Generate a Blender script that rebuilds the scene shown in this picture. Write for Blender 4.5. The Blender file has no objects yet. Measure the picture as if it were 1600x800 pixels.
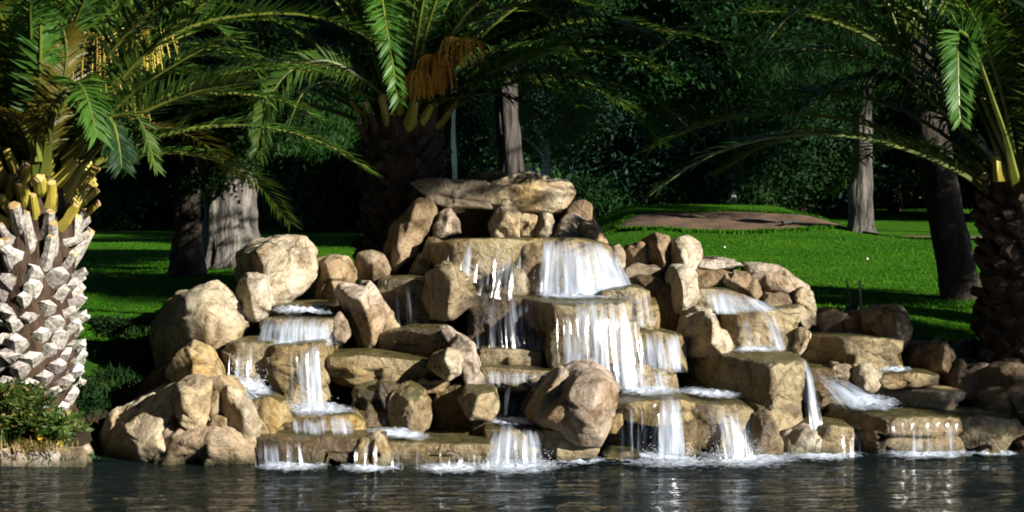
import bpy, bmesh, math, random
import numpy as np
from mathutils import Vector, Matrix
random.seed(7); rng = np.random.default_rng(7)
scene = bpy.context.scene
COL = scene.collection
R_ = math.radians

# ------------------------------------------------------------------ camera, sky, sun, exposure
CAM_Z, FPX, HOR = 2.4, 2723.0, 310.0
cd = bpy.data.cameras.new('camera'); cam = bpy.data.objects.new('camera', cd); COL.objects.link(cam)
cam.location = (0, 0, CAM_Z); cam.rotation_euler = (R_(90), 0, 0)
cd.sensor_width = 36; cd.lens = 36 * FPX / 1600; cd.shift_y = -(400 - HOR) / 1600
cd.clip_start = .1; cd.clip_end = 2000
scene.camera = cam
SUN_AZ, SUN_EL = 50, 23          # degrees right of the viewer's back, and above the horizon
world = bpy.data.worlds.new('World'); scene.world = world; world.use_nodes = True
wn = world.node_tree; bg = wn.nodes['Background']
sky = wn.nodes.new('ShaderNodeTexSky'); sky.sky_type = 'NISHITA'; sky.sun_disc = False
sky.air_density = .4; sky.dust_density = 0; sky.sun_elevation = R_(SUN_EL); sky.sun_rotation = R_(180 - SUN_AZ)
wn.links.new(sky.outputs[0], bg.inputs[0]); bg.inputs[1].default_value = .05
sd = Vector((math.cos(R_(SUN_EL)) * math.sin(R_(SUN_AZ)), -math.cos(R_(SUN_EL)) * math.cos(R_(SUN_AZ)), math.sin(R_(SUN_EL))))
ld = bpy.data.lights.new('sun', 'SUN'); lo = bpy.data.objects.new('sun', ld); COL.objects.link(lo)
ld.energy = 5; ld.angle = R_(.5); ld.color = (1, .95, .87)
lo.rotation_euler = sd.to_track_quat('Z', 'Y').to_euler(); lo.location = sd * 60
vs = scene.view_settings; vs.view_transform = 'Standard'; vs.look = 'None'; vs.exposure = 1.4; vs.gamma = 1
scene.cycles.transparent_max_bounces = 12; scene.cycles.max_bounces = 6; scene.cycles.diffuse_bounces = 1
scene.cycles.filter_width = 1.9

# ------------------------------------------------------------------ helpers
def P(px, py, D):
    return (D * (px - 800) / FPX, D, CAM_Z + D * (HOR - py) / FPX)

def nz(h): return math.sin(h * 12.9898) * 43758.5453 % 1
_perm = np.random.default_rng(3).permutation(256); _perm = np.concatenate([_perm] * 3)
_g = np.random.default_rng(4).normal(size=(256, 3)); _g /= np.linalg.norm(_g, axis=1)[:, None]
def perlin(p):
    p = np.asarray(p, float); i = np.floor(p).astype(int); f = p - i; u = f * f * f * (f * (f * 6 - 15) + 10); i &= 255
    out = 0
    for dx in (0, 1):
        for dy in (0, 1):
            for dz in (0, 1):
                h = _perm[_perm[_perm[i[:, 0] + dx] + i[:, 1] + dy] + i[:, 2] + dz]
                w = (u[:, 0] if dx else 1 - u[:, 0]) * (u[:, 1] if dy else 1 - u[:, 1]) * (u[:, 2] if dz else 1 - u[:, 2])
                out = out + w * ((f - (dx, dy, dz)) * _g[h]).sum(1)
    return out * 1.5
def fbm(p, o=4):
    a, s, t = 1, 0, 0
    for k in range(o): s = s + a * perlin(np.asarray(p) * 2 ** k + k * 17.3); a *= .5
    return s

def tag(o, label=None, cat=None, group=None, kind=None):
    if label: o['label'] = label
    if cat: o['category'] = cat
    if group: o['group'] = group
    if kind: o['kind'] = kind
    return o
def mesh(name, v, f, mats, mi=None, smooth=False, uv=None):
    """f: (n,k) int array or list of them"""
    me = bpy.data.meshes.new(name); v = np.asarray(v, np.float32)
    fl = f if isinstance(f, list) else [f]
    fl = [np.asarray(a, np.int32) for a in fl if len(a)]
    me.vertices.add(len(v)); me.vertices.foreach_set('co', v.ravel())
    tot = np.concatenate([np.full(len(a), a.shape[1], np.int32) for a in fl]); st = np.concatenate([[0], np.cumsum(tot)[:-1]]).astype(np.int32)
    loops = np.concatenate([a.ravel() for a in fl])
    me.loops.add(len(loops)); me.loops.foreach_set('vertex_index', loops)
    me.polygons.add(len(tot)); me.polygons.foreach_set('loop_start', st)
    try: me.polygons.foreach_set('loop_total', tot)
    except Exception: pass
    for m in (mats if isinstance(mats, (list, tuple)) else [mats]): me.materials.append(m)
    if mi is not None: me.polygons.foreach_set('material_index', np.asarray(mi, np.int32))
    me.polygons.foreach_set('use_smooth', np.full(len(tot), smooth, bool))
    if uv is not None:
        l = me.uv_layers.new(name='UVMap'); l.data.foreach_set('uv', np.asarray(uv, np.float32)[loops].ravel())
    me.update(calc_edges=True); me.validate()
    return me
def link(name, me, parent=None, loc=(0, 0, 0)):
    o = bpy.data.objects.new(name, me); COL.objects.link(o); o.location = loc
    if parent: o.parent = parent
    return o
def grid_faces(nu, nv):
    i = np.arange(nu * nv).reshape(nv, nu)
    return np.stack([i[:-1, :-1], i[:-1, 1:], i[1:, 1:], i[1:, :-1]], -1).reshape(-1, 4)
def tube(pts, rad, seg=8, jitter=0, seed=0, cap=True):
    pts = np.asarray(pts, float); n = len(pts); T = np.gradient(pts, axis=0); T /= np.linalg.norm(T, axis=1)[:, None]
    ref = np.array([0, 0, 1.]) if abs(T[:, 2]).mean() < .8 else np.array([0, 1., 0])
    A = np.cross(T, ref); A /= np.linalg.norm(A, axis=1)[:, None]; B = np.cross(T, A)
    th = np.linspace(0, 2 * math.pi, seg, endpoint=False)
    r = np.broadcast_to(np.asarray(rad, float), (n,))[:, None] * np.ones((n, seg))
    ring = pts[:, None] + r[..., None] * (np.cos(th)[None, :, None] * A[:, None] + np.sin(th)[None, :, None] * B[:, None])
    v = ring.reshape(-1, 3)
    if jitter:
        c = np.repeat(pts, seg, 0); d = v - c
        nn = fbm(np.c_[v[:, 0] * 7, v[:, 1] * 7, v[:, 2] * 1.6] + seed, 3)
        v = c + d * (1 + jitter * nn)[:, None]
    i = np.arange(n * seg).reshape(n, seg); j = np.roll(i, -1, 1)
    f = np.stack([i[:-1], j[:-1], j[1:], i[1:]], -1).reshape(-1, 4)
    return v, f
class MB:
    def __init__(s): s.v = []; s.q = []; s.t = []; s.qm = []; s.tm = []; s.n = 0
    def add(s, v, q=None, t=None, m=0):
        v = np.asarray(v, float).reshape(-1, 3)
        if q is not None and len(q): q = np.asarray(q) + s.n; s.q.append(q); s.qm.append(np.full(len(q), m))
        if t is not None and len(t): t = np.asarray(t) + s.n; s.t.append(t); s.tm.append(np.full(len(t), m))
        s.v.append(v); s.n += len(v)
    def mesh(s, name, mats, smooth=False):
        fl, mi = [], []
        if s.q: fl.append(np.concatenate(s.q)); mi.append(np.concatenate(s.qm))
        if s.t: fl.append(np.concatenate(s.t)); mi.append(np.concatenate(s.tm))
        return mesh(name, np.concatenate(s.v), fl, mats, np.concatenate(mi), smooth)

# ------------------------------------------------------------------ materials
ALB = .62       # overall reflectance level of the stone, bark and plants
def newmat(name):
    m = bpy.data.materials.new(name); m.use_nodes = True; nt = m.node_tree; nt.nodes.clear()
    return m, nt
def nd(nt, typ, ins=None, **kw):
    n = nt.nodes.new(typ)
    for k, v in kw.items(): setattr(n, k, v)
    for k, v in (ins or {}).items():
        if isinstance(v, bpy.types.NodeSocket): nt.links.new(v, n.inputs[k])
        else: n.inputs[k].default_value = v
    return n
def ramp(nt, fac, stops, interp='LINEAR'):
    n = nt.nodes.new('ShaderNodeValToRGB'); nt.links.new(fac, n.inputs[0]); cr = n.color_ramp; cr.interpolation = interp
    while len(cr.elements) < len(stops): cr.elements.new(.5)
    for e, (p, c) in zip(cr.elements, stops):
        e.position = p; e.color = (*(c if hasattr(c, '__len__') else (c, c, c)), 1)
    return n.outputs[0]
def mixc(nt, fac, a, b, mode='MIX'):
    n = nt.nodes.new('ShaderNodeMix'); n.data_type = 'RGBA'; n.blend_type = mode
    for s, v in ((n.inputs[0], fac), (n.inputs[6], a), (n.inputs[7], b)):
        if isinstance(v, bpy.types.NodeSocket): nt.links.new(v, s)
        elif hasattr(v, '__len__'): s.default_value = (*v, 1)
        else: s.default_value = v
    return n.outputs[2]
def mth(nt, op, a, b=0., c=None, clamp=False):
    n = nt.nodes.new('ShaderNodeMath'); n.operation = op; n.use_clamp = clamp
    for s, v in zip(n.inputs, (a, b, c)):
        if v is None: continue
        if isinstance(v, bpy.types.NodeSocket): nt.links.new(v, s)
        else: s.default_value = v
    return n.outputs[0]
def noise(nt, vec, scale, detail=4, rough=.55, dist=0.):
    return nd(nt, 'ShaderNodeTexNoise', {'Vector': vec, 'Scale': scale, 'Detail': detail, 'Roughness': rough, 'Distortion': dist})
def out(nt, surf): nd(nt, 'ShaderNodeOutputMaterial', {'Surface': surf})
def bump(nt, h, strength, dist, normal=None):
    n = nd(nt, 'ShaderNodeBump', {'Height': h, 'Strength': strength, 'Distance': dist})
    if normal: nt.links.new(normal, n.inputs['Normal'])
    return n.outputs[0]

def rock_mat(name, stops, ochre, wet=0., moss=0., crack=.5, rough=.8):
    m, nt = newmat(name)
    tc = nd(nt, 'ShaderNodeTexCoord'); oi = nd(nt, 'ShaderNodeObjectInfo')
    off = nd(nt, 'ShaderNodeVectorMath', {0: (23.1, 11.7, 5.3), 3: oi.outputs['Random']}, operation='SCALE')
    v = nd(nt, 'ShaderNodeVectorMath', {0: tc.outputs['Object'], 1: off.outputs[0]}, operation='ADD').outputs[0]
    n1 = noise(nt, v, 1.7, 9, .62, .4); n2 = noise(nt, v, .9, 4, .5, .3); n3 = noise(nt, v, 26, 5, .7); n4 = noise(nt, v, 5.5, 8, .68, .6)
    col = ramp(nt, n1.outputs[0], stops)
    f2 = ramp(nt, n2.outputs[0], [(.5, 0), (.66, 1)])
    col = mixc(nt, mth(nt, 'MULTIPLY', f2, .75), col, ochre)
    pat = ramp(nt, noise(nt, v, 2.3, 7, .66, .5).outputs[0], [(.54, 0), (.63, 1)]); col = mixc(nt, mth(nt, 'MULTIPLY', pat, .62), col, (.15, .10, .06))
    sp = ramp(nt, n3.outputs[0], [(.36, .62), (.5, 1), (.68, 1.12)])
    col = mixc(nt, .8, col, sp, 'MULTIPLY')
    st = ramp(nt, n4.outputs[0], [(.34, (.36, .27, .18)), (.47, (.95, .92, .88)), (.6, 1), (.72, (1.06, 1.03, 1.02))])
    col = mixc(nt, .85, col, st, 'MULTIPLY')
    dv = nd(nt, 'ShaderNodeVectorMath', {0: v, 1: nd(nt, 'ShaderNodeVectorMath', {0: noise(nt, v, 1.5, 4, .6).outputs[1], 3: .6}, operation='SCALE').outputs[0]}, operation='ADD').outputs[0]
    vo = nd(nt, 'ShaderNodeTexVoronoi', {'Vector': dv, 'Scale': 1.5}, feature='DISTANCE_TO_EDGE').outputs[0]
    cm = ramp(nt, noise(nt, v, 1.1, 2).outputs[0], [(.42, 0), (.55, 1)])
    cr = ramp(nt, vo, [(0, 1), (.012, .55), (.03, 0)])
    cr = mth(nt, 'MULTIPLY', mth(nt, 'MULTIPLY', cr, cm), crack)
    col = mixc(nt, cr, col, (.045, .033, .025))
    hue = nd(nt, 'ShaderNodeHueSaturation', {'Color': col, 'Saturation': mth(nt, 'MULTIPLY_ADD', oi.outputs['Random'], .3, .86), 'Value': mth(nt, 'MULTIPLY_ADD', nd(nt, 'ShaderNodeTexWhiteNoise', {'W': oi.outputs['Random']}, noise_dimensions='1D').outputs[0], .22, .88)}).outputs[0]
    geo = nd(nt, 'ShaderNodeNewGeometry'); sx = nd(nt, 'ShaderNodeSeparateXYZ', {0: geo.outputs['Position']}); sn = nd(nt, 'ShaderNodeSeparateXYZ', {0: geo.outputs['True Normal']})
    # tide mark: the stone just above the pond stays damp and algae stained
    zz = mth(nt, 'MULTIPLY_ADD', n4.outputs[0], -.22, sx.outputs[2]); tide = ramp(nt, mth(nt, 'ADD', zz, .1), [(.0, 1), (.13, 0)])
    col = mixc(nt, mth(nt, 'MULTIPLY', tide, .8), hue, (.05, .055, .02))
    if moss:
        mz = mth(nt, 'ADD', sn.outputs[2], mth(nt, 'MULTIPLY', mth(nt, 'SUBTRACT', n4.outputs[0], .5), 1.1))
        mf = mth(nt, 'MULTIPLY', ramp(nt, mz, [(.62, 0), (.8, 1)]), moss)
        col = mixc(nt, mf, col, mixc(nt, n1.outputs[0], (.035, .045, .01), (.16, .13, .035)))
    col = mixc(nt, 1., col, (ALB * 1.04, ALB * 1.04, ALB * 1.0), 'MULTIPLY')
    rr = mth(nt, 'SUBTRACT', rough, mth(nt, 'MULTIPLY', tide, .4))
    if wet:
        wf = ramp(nt, n4.outputs[0], [(.4, 1), (.62, .4)]); rr = mth(nt, 'SUBTRACT', rough, mth(nt, 'MULTIPLY', wf, wet))
    b = bump(nt, n3.outputs[0], .6, .025); b = bump(nt, n4.outputs[0], 1., .09, b); b = bump(nt, cr, .8, .03, b) ; nt.nodes[-1].invert = True
    b = bump(nt, n1.outputs[0], .6, .16, b)
    bs = nd(nt, 'ShaderNodeBsdfPrincipled', {'Base Color': col, 'Roughness': rr, 'Normal': b, 'Specular IOR Level': .5 if wet else .25})
    out(nt, bs.outputs[0]); return m
M = {}
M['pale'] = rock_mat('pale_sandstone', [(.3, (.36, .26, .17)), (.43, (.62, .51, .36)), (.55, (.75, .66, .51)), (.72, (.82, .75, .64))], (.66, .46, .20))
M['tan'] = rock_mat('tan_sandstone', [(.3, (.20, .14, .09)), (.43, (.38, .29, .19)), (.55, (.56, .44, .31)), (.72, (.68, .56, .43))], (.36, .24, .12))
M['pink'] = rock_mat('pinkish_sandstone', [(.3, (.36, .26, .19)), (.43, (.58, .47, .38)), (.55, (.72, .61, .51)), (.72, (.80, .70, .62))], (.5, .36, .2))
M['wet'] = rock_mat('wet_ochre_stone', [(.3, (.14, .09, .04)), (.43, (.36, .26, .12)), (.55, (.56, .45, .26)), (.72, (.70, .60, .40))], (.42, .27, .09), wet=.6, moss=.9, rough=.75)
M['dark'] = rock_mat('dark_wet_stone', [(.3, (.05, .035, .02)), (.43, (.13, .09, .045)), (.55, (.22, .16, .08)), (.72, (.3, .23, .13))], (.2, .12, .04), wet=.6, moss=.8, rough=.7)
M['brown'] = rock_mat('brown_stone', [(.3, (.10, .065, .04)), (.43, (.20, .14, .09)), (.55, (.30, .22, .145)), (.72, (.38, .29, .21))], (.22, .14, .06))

def simple(name, c1, c2, scale=6, rough=.8, spec=.2, trans=0., bmp=.0, stretch=(1, 1, 1), detail=4, sub=None):
    m, nt = newmat(name); tc = nd(nt, 'ShaderNodeTexCoord'); mp = nd(nt, 'ShaderNodeMapping', {'Vector': tc.outputs['Object'], 'Scale': stretch})
    oi = nd(nt, 'ShaderNodeObjectInfo')
    mp2 = nd(nt, 'ShaderNodeVectorMath', {0: mp.outputs[0], 1: nd(nt, 'ShaderNodeVectorMath', {0: (7, 9, 13), 3: oi.outputs['Random']}, operation='SCALE').outputs[0]}, operation='ADD').outputs[0]
    n = noise(nt, mp2, scale, detail, .6)
    col = mixc(nt, ramp(nt, n.outputs[0], [(.32, 0), (.68, 1)]), c1, c2)
    col = nd(nt, 'ShaderNodeHueSaturation', {'Color': col, 'Value': mth(nt, 'MULTIPLY_ADD', oi.outputs['Random'], .5 * ALB, .75 * ALB), 'Hue': mth(nt, 'MULTIPLY_ADD', oi.outputs['Random'], .03, .485)}).outputs[0]
    ins = {'Base Color': col, 'Roughness': rough, 'Specular IOR Level': spec}
    if bmp: ins['Normal'] = bump(nt, n.outputs[0], .9, bmp)
    s = nd(nt, 'ShaderNodeBsdfPrincipled', ins).outputs[0]
    if trans:
        t = nd(nt, 'ShaderNodeBsdfTranslucent', {'Color': mixc(nt, .5, col, (c2[0] * 1.5 * ALB, c2[1] * 1.5 * ALB, c2[2] * .6 * ALB))}).outputs[0]
        mx = nd(nt, 'ShaderNodeMixShader', {0: trans}); nt.links.new(s, mx.inputs[1]); nt.links.new(t, mx.inputs[2]); s = mx.outputs[0]
    out(nt, s); return m
M['leaflet'] = simple('palm_leaflet', (.03, .10, .012), (.10, .21, .025), 3, .5, .3, .36)
M['leaflet_y'] = simple('palm_leaflet_yellow', (.10, .115, .012), (.24, .2, .02), 3, .45, .4, .3)
M['leaflet_dk'] = simple('palm_leaflet_dark', (.007, .026, .007), (.018, .05, .012), 3, .45, .4, .22)
M['rachis'] = simple('frond_stem', (.08, .12, .015), (.19, .2, .03), 3, .4, .4)
M['petiole'] = simple('fresh_leaf_base', (.30, .28, .03), (.52, .38, .07), 3, .5, .3)
M['petiole_o'] = simple('orange_leaf_base', (.42, .26, .08), (.6, .42, .2), 3, .55, .3)
M['boot'] = simple('cut_leaf_base', (.17, .135, .10), (.66, .62, .55), 22, .85, .2, 0, .02)
M['boot_face'] = simple('cut_leaf_face', (.36, .28, .21), (.86, .83, .8), 24, .8, .2, 0, .01)
M['boot_shade'] = simple('shaded_leaf_base', (.035, .024, .016), (.15, .11, .08), 22, .9, .1, 0, .02)  # darker copy of the leaf base: trunk shade put into the colour
M['palm_core'] = simple('palm_fibre', (.035, .022, .014), (.12, .08, .05), 14, .95, .1, 0, .04, (1, 1, .4))
M['fruit'] = simple('orange_fruit_stalk', (.6, .2, .02), (.85, .38, .05), 5, .6, .3)
M['fruit_y'] = simple('yellow_flower_stalk', (.38, .26, .03), (.5, .34, .06), 5, .6, .3)
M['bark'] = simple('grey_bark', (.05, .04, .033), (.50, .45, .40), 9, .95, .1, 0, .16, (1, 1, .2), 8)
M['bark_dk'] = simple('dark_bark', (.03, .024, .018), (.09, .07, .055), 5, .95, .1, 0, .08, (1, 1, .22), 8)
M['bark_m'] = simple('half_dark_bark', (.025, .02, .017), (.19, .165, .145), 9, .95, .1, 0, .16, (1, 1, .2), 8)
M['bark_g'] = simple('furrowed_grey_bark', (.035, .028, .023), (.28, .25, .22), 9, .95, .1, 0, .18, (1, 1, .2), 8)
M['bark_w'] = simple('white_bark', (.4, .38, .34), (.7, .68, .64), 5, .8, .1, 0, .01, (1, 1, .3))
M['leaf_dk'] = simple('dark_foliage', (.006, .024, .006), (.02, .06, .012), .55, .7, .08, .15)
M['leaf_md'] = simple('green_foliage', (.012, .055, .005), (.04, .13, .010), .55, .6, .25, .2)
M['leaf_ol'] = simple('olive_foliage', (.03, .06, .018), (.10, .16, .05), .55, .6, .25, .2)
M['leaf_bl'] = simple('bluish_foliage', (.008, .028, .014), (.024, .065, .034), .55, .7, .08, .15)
M['blade'] = simple('grass_blade', (.026, .125, .003), (.075, .22, .006), .4, .7, .1, .25)
M['weed'] = simple('bank_weed', (.02, .07, .008), (.09, .16, .02), 2, .5, .3, .25)
M['straw'] = simple('dry_grass', (.25, .2, .05), (.45, .36, .12), 4, .7, .2, .2)
M['flower'] = simple('yellow_flower', (.7, .5, .02), (.8, .6, .04), 4, .6, .2)
M['agave'] = simple('spiky_leaf', (.012, .03, .015), (.03, .055, .03), 4, .4, .4)
M['wood'] = simple('weathered_wood', (.3, .27, .22), (.5, .46, .4), 8, .8, .2, 0, .005, (1, 1, .2))
M['dark_plastic'] = simple('dark_handle', (.02, .02, .02), (.04, .05, .045), 8, .4, .4)
M['ball'] = simple('white_ball', (.8, .8, .78), (.85, .85, .82), 3, .35, .4)

def ground_mat():
    m, nt = newmat('lawn_grass'); geo = nd(nt, 'ShaderNodeNewGeometry'); p = geo.outputs['Position']
    a = noise(nt, p, .5, 5, .6); b = noise(nt, p, 5, 6, .7); c = noise(nt, p, 45, 3, .8)
    g = mixc(nt, ramp(nt, a.outputs[0], [(.35, 0), (.65, 1)]), (.026, .125, .002), (.065, .20, .004))
    g = mixc(nt, .6, g, ramp(nt, b.outputs[0], [(.3, (.55, .6, .5)), (.5, 1), (.7, (1.5, 1.15, .8))]), 'MULTIPLY')
    g = mixc(nt, .7, g, ramp(nt, c.outputs[0], [(.3, .5), (.5, 1), (.7, 1.5)]), 'MULTIPLY')
    s = mixc(nt, b.outputs[0], (.015, .011, .007), (.07, .05, .03))
    # soil where the bank drops towards the pond
    sx = nd(nt, 'ShaderNodeSeparateXYZ', {0: p}); yy = mth(nt, 'ADD', sx.outputs[1], mth(nt, 'MULTIPLY', mth(nt, 'SUBTRACT', b.outputs[0], .5), 1.6))
    f = ramp(nt, mth(nt, 'MULTIPLY', yy, .04), [(.69, 0), (.74, 1)])
    col = mixc(nt, f, s, g); col = mixc(nt, 1., col, (ALB, ALB, ALB), 'MULTIPLY')
    bb = bump(nt, c.outputs[0], .8, .03); bb = bump(nt, b.outputs[0], .6, .08, bb)
    out(nt, nd(nt, 'ShaderNodeBsdfPrincipled', {'Base Color': col, 'Roughness': .9, 'Specular IOR Level': .08, 'Normal': bb}).outputs[0]); return m
def sand_mat():
    m, nt = newmat('bunker_sand'); p = nd(nt, 'ShaderNodeNewGeometry').outputs['Position']
    a = noise(nt, p, 1.5, 8, .7); b = noise(nt, p, 14, 4, .7)
    col = mixc(nt, a.outputs[0], (.09, .058, .032), (.22, .15, .09)); col = mixc(nt, .5, col, ramp(nt, b.outputs[0], [(.3, .6), (.6, 1.1)]), 'MULTIPLY'); col = mixc(nt, 1., col, (ALB * .95, ALB * .76, ALB * .6), 'MULTIPLY')
    out(nt, nd(nt, 'ShaderNodeBsdfPrincipled', {'Base Color': col, 'Roughness': .95, 'Normal': bump(nt, a.outputs[0], .8, .15)}).outputs[0]); return m
def pond_mat():
    m, nt = newmat('pond_water'); p = nd(nt, 'ShaderNodeNewGeometry').outputs['Position']
    mp = nd(nt, 'ShaderNodeMapping', {'Vector': p, 'Scale': (.55, 2.9, 1)}).outputs[0]
    a = noise(nt, mp, 2.6, 4, .6, .5); b = noise(nt, mp, 9, 3, .6, .3)
    n = bump(nt, b.outputs[0], .6, .05); n = bump(nt, a.outputs[0], .8, .16, n)
    out(nt, nd(nt, 'ShaderNodeBsdfPrincipled', {'Base Color': (.004, .008, .008, 1), 'Roughness': .04, 'IOR': 1.33, 'Specular IOR Level': .28, 'Normal': n}).outputs[0]); return m
def fall_mat(name, lo, hi, top=1.):
    """streaky falling water: white where it breaks up, clear between the strands"""
    m, nt = newmat(name); uv = nd(nt, 'ShaderNodeUVMap').outputs[0]
    oi = nd(nt, 'ShaderNodeObjectInfo'); of = nd(nt, 'ShaderNodeCombineXYZ', {2: mth(nt, 'MULTIPLY', oi.outputs['Random'], 40.)}).outputs[0]
    def s(sc, det, r):
        v = nd(nt, 'ShaderNodeVectorMath', {0: nd(nt, 'ShaderNodeMapping', {'Vector': uv, 'Scale': sc}).outputs[0], 1: of}, operation='ADD').outputs[0]
        return noise(nt, v, 1, det, r, .25).outputs[0]
    a = s((17, .9, 1), 4, .55); b = s((6, 1.1, 1), 3, .6); c = s((60, 1.5, 1), 2, .5)
    h = mth(nt, 'ADD', mth(nt, 'ADD', mth(nt, 'MULTIPLY', a, .55), mth(nt, 'MULTIPLY', b, .45)), mth(nt, 'MULTIPLY', mth(nt, 'SUBTRACT', c, .5), .18))
    at = nd(nt, 'ShaderNodeAttribute', attribute_name='edge').outputs['Fac']
    al = mth(nt, 'MULTIPLY', ramp(nt, mth(nt, 'ADD', h, mth(nt, 'MULTIPLY', mth(nt, 'SUBTRACT', at, 1), .22)), [(lo, 0), (hi, top)]), 1.)
    n = bump(nt, a, .5, .03)
    w = nd(nt, 'ShaderNodeBsdfPrincipled', {'Base Color': (.56, .63, .74, 1), 'Roughness': .35, 'Specular IOR Level': .5, 'Normal': n}).outputs[0]
    t = nd(nt, 'ShaderNodeBsdfTranslucent', {'Color': (.55, .6, .68, 1)}).outputs[0]
    mx = nd(nt, 'ShaderNodeMixShader', {0: .3}); nt.links.new(w, mx.inputs[1]); nt.links.new(t, mx.inputs[2])
    cl = nd(nt, 'ShaderNodeBsdfTransparent').outputs[0]
    gl = nd(nt, 'ShaderNodeBsdfGlossy', {'Roughness': .15, 'Normal': n}).outputs[0]
    film = nd(nt, 'ShaderNodeMixShader', {0: .05}); nt.links.new(cl, film.inputs[1]); nt.links.new(gl, film.inputs[2])
    m2 = nd(nt, 'ShaderNodeMixShader', {0: al}); nt.links.new(film.outputs[0], m2.inputs[1]); nt.links.new(mx.outputs[0], m2.inputs[2])
    out(nt, m2.outputs[0]); return m
def foam_mat():
    m, nt = newmat('foam'); p = nd(nt, 'ShaderNodeNewGeometry').outputs['Position']
    a = noise(nt, nd(nt, 'ShaderNodeMapping', {'Vector': p, 'Scale': (1, 1.6, 1)}).outputs[0], 11, 5, .65, .6).outputs[0]
    at = nd(nt, 'ShaderNodeAttribute', attribute_name='edge').outputs['Fac']
    al = ramp(nt, mth(nt, 'ADD', mth(nt, 'MULTIPLY', a, .8), mth(nt, 'MULTIPLY', at, .55)), [(.56, 0), (.95, .95)])
    w = nd(nt, 'ShaderNodeBsdfPrincipled', {'Base Color': (.56, .63, .74, 1), 'Roughness': .5, 'Normal': bump(nt, a, .6, .04)}).outputs[0]
    cl = nd(nt, 'ShaderNodeBsdfTransparent').outputs[0]
    m2 = nd(nt, 'ShaderNodeMixShader', {0: al}); nt.links.new(cl, m2.inputs[1]); nt.links.new(w, m2.inputs[2]); out(nt, m2.outputs[0]); return m
M['ground'] = ground_mat(); M['sand'] = sand_mat(); M['pond'] = pond_mat(); M['foam'] = foam_mat()
M['fall'] = fall_mat('falling_water', .44, .69, .9); M['fall_thin'] = fall_mat('thin_falling_water', .52, .76, .9); M['fall_heavy'] = fall_mat('heavy_falling_water', .37, .66, .95); M['veil'] = fall_mat('water_veil', .48, .9, .5)

# ------------------------------------------------------------------ terrain
def sm(a, b, x): t = np.clip((x - a) / (b - a), 0, 1); return t * t * (3 - 2 * t)
def height(X, Y):
    X = np.asarray(X, float); Y = np.asarray(Y, float)
    left = np.interp(Y, [15.4, 15.75, 16.6, 21.8, 30, 100, 400], [-.6, .12, .36, 1.18, 1.22, 1.25, 6])
    mound = np.interp(Y, [15.9, 16.3, 17.9, 20.5, 22, 36, 41, 45, 49, 60, 75, 100, 400], [-.6, .1, .68, 1.08, 1.15, 1.67, 2.03, 2.23, 1.85, 1.6, 1.85, 1.9, 6])
    right = np.interp(Y, [15.9, 16.3, 17.9, 20.5, 22, 36, 45, 60, 75, 100, 400], [-.6, .1, .68, 1.08, 1.15, 1.55, 1.42, 1.6, 1.95, 2.1, 6])
    k1 = sm(.5, 3.2, X - (Y - 40) * .02); k2 = sm(6.6, 8.6, X)
    h = left * (1 - k1) + k1 * (mound * (1 - k2) + right * k2)
    # under the rockwork: a core of earth and rubble behind the falls
    inw = sm(-4.3, -3.5, X) * (1 - sm(4.2, 5., X))
    core = np.interp(Y, [15.8, 16.6, 17.6, 19.3, 20.3, 22], [-.6, -.3, .25, .95, 1.1, 1.15])
    h = np.where(Y < 22, h * (1 - inw) + core * inw, h)
    h += .75 * np.exp(-((X + .3) / 1.3) ** 2 - ((Y - 20.2) / .7) ** 2)
    # the little rise on the left lawn carrying the two old trunks
    h += .14 * np.exp(-((X + 3.) / 2.5) ** 2 - ((Y - 27.) / 2.5) ** 2)
    h = np.where(Y < 2, .9 - sm(0, 2, Y) * 1.5, h)
    n = fbm(np.c_[X.ravel() * .35, Y.ravel() * .35, 0 * X.ravel()], 3).reshape(X.shape)
    return h + n * .03 * (Y > 21)
def hz(x, y): return float(height(np.array([x]), np.array([y]))[0])
xs = np.concatenate([-np.geomspace(400, 14, 22), np.arange(-13.6, -6, .4), np.arange(-6, 9, .13), np.arange(9, 16, .4), np.geomspace(16.5, 400, 22)])
ys = np.concatenate([np.arange(-30, 0, 3), np.arange(0, 15, .5), np.arange(15, 23, .09), np.arange(23, 52, .28), np.geomspace(52.5, 500, 40)])
Xg, Yg = np.meshgrid(xs, ys); Zg = height(Xg, Yg)
g = link('ground', mesh('ground', np.c_[Xg.ravel(), Yg.ravel(), Zg.ravel()], grid_faces(len(xs), len(ys)), M['ground'], smooth=True)); tag(g, kind='structure', label='green golf lawn rising behind the rockwork')

# sand bunker lying in the face of the mound
def bunker():
    nu, nv = 90, 40; v = []
    for j in range(nv):
        for i in range(nu):
            s = i / (nu - 1); t = j / (nv - 1)
            x = 2.35 + 5.0 * s
            half = (max(0, 1 - abs(2 * s - 1) ** 2.6)) ** .5
            w1 = .45 * math.sin(s * 9 + 1) * .3
            y0 = 38.6 - 2.4 * half + w1 * half + s * .2; y1 = 38.6 + 2.7 * half + .25 * math.sin(s * 14) * half
            v.append((x, y0 + (y1 - y0) * t))
    v = np.array(v); z = height(v[:, 0], v[:, 1]) + .03
    t = np.tile(np.linspace(0, 1, nv)[:, None], (1, nu)).ravel(); s = np.tile(np.linspace(0, 1, nu), nv)
    z += .05 * fbm(np.c_[v * 1.6, z * 0], 3) * np.minimum(1, np.minimum(t, 1 - t) * 5)
    o = link('sand_bunker', mesh('sand_bunker', np.c_[v, z], grid_faces(nu, nv), M['sand'], smooth=True))
    tag(o, 'brown sand bunker cut into the green mound', kind='structure')
bunker()
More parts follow.
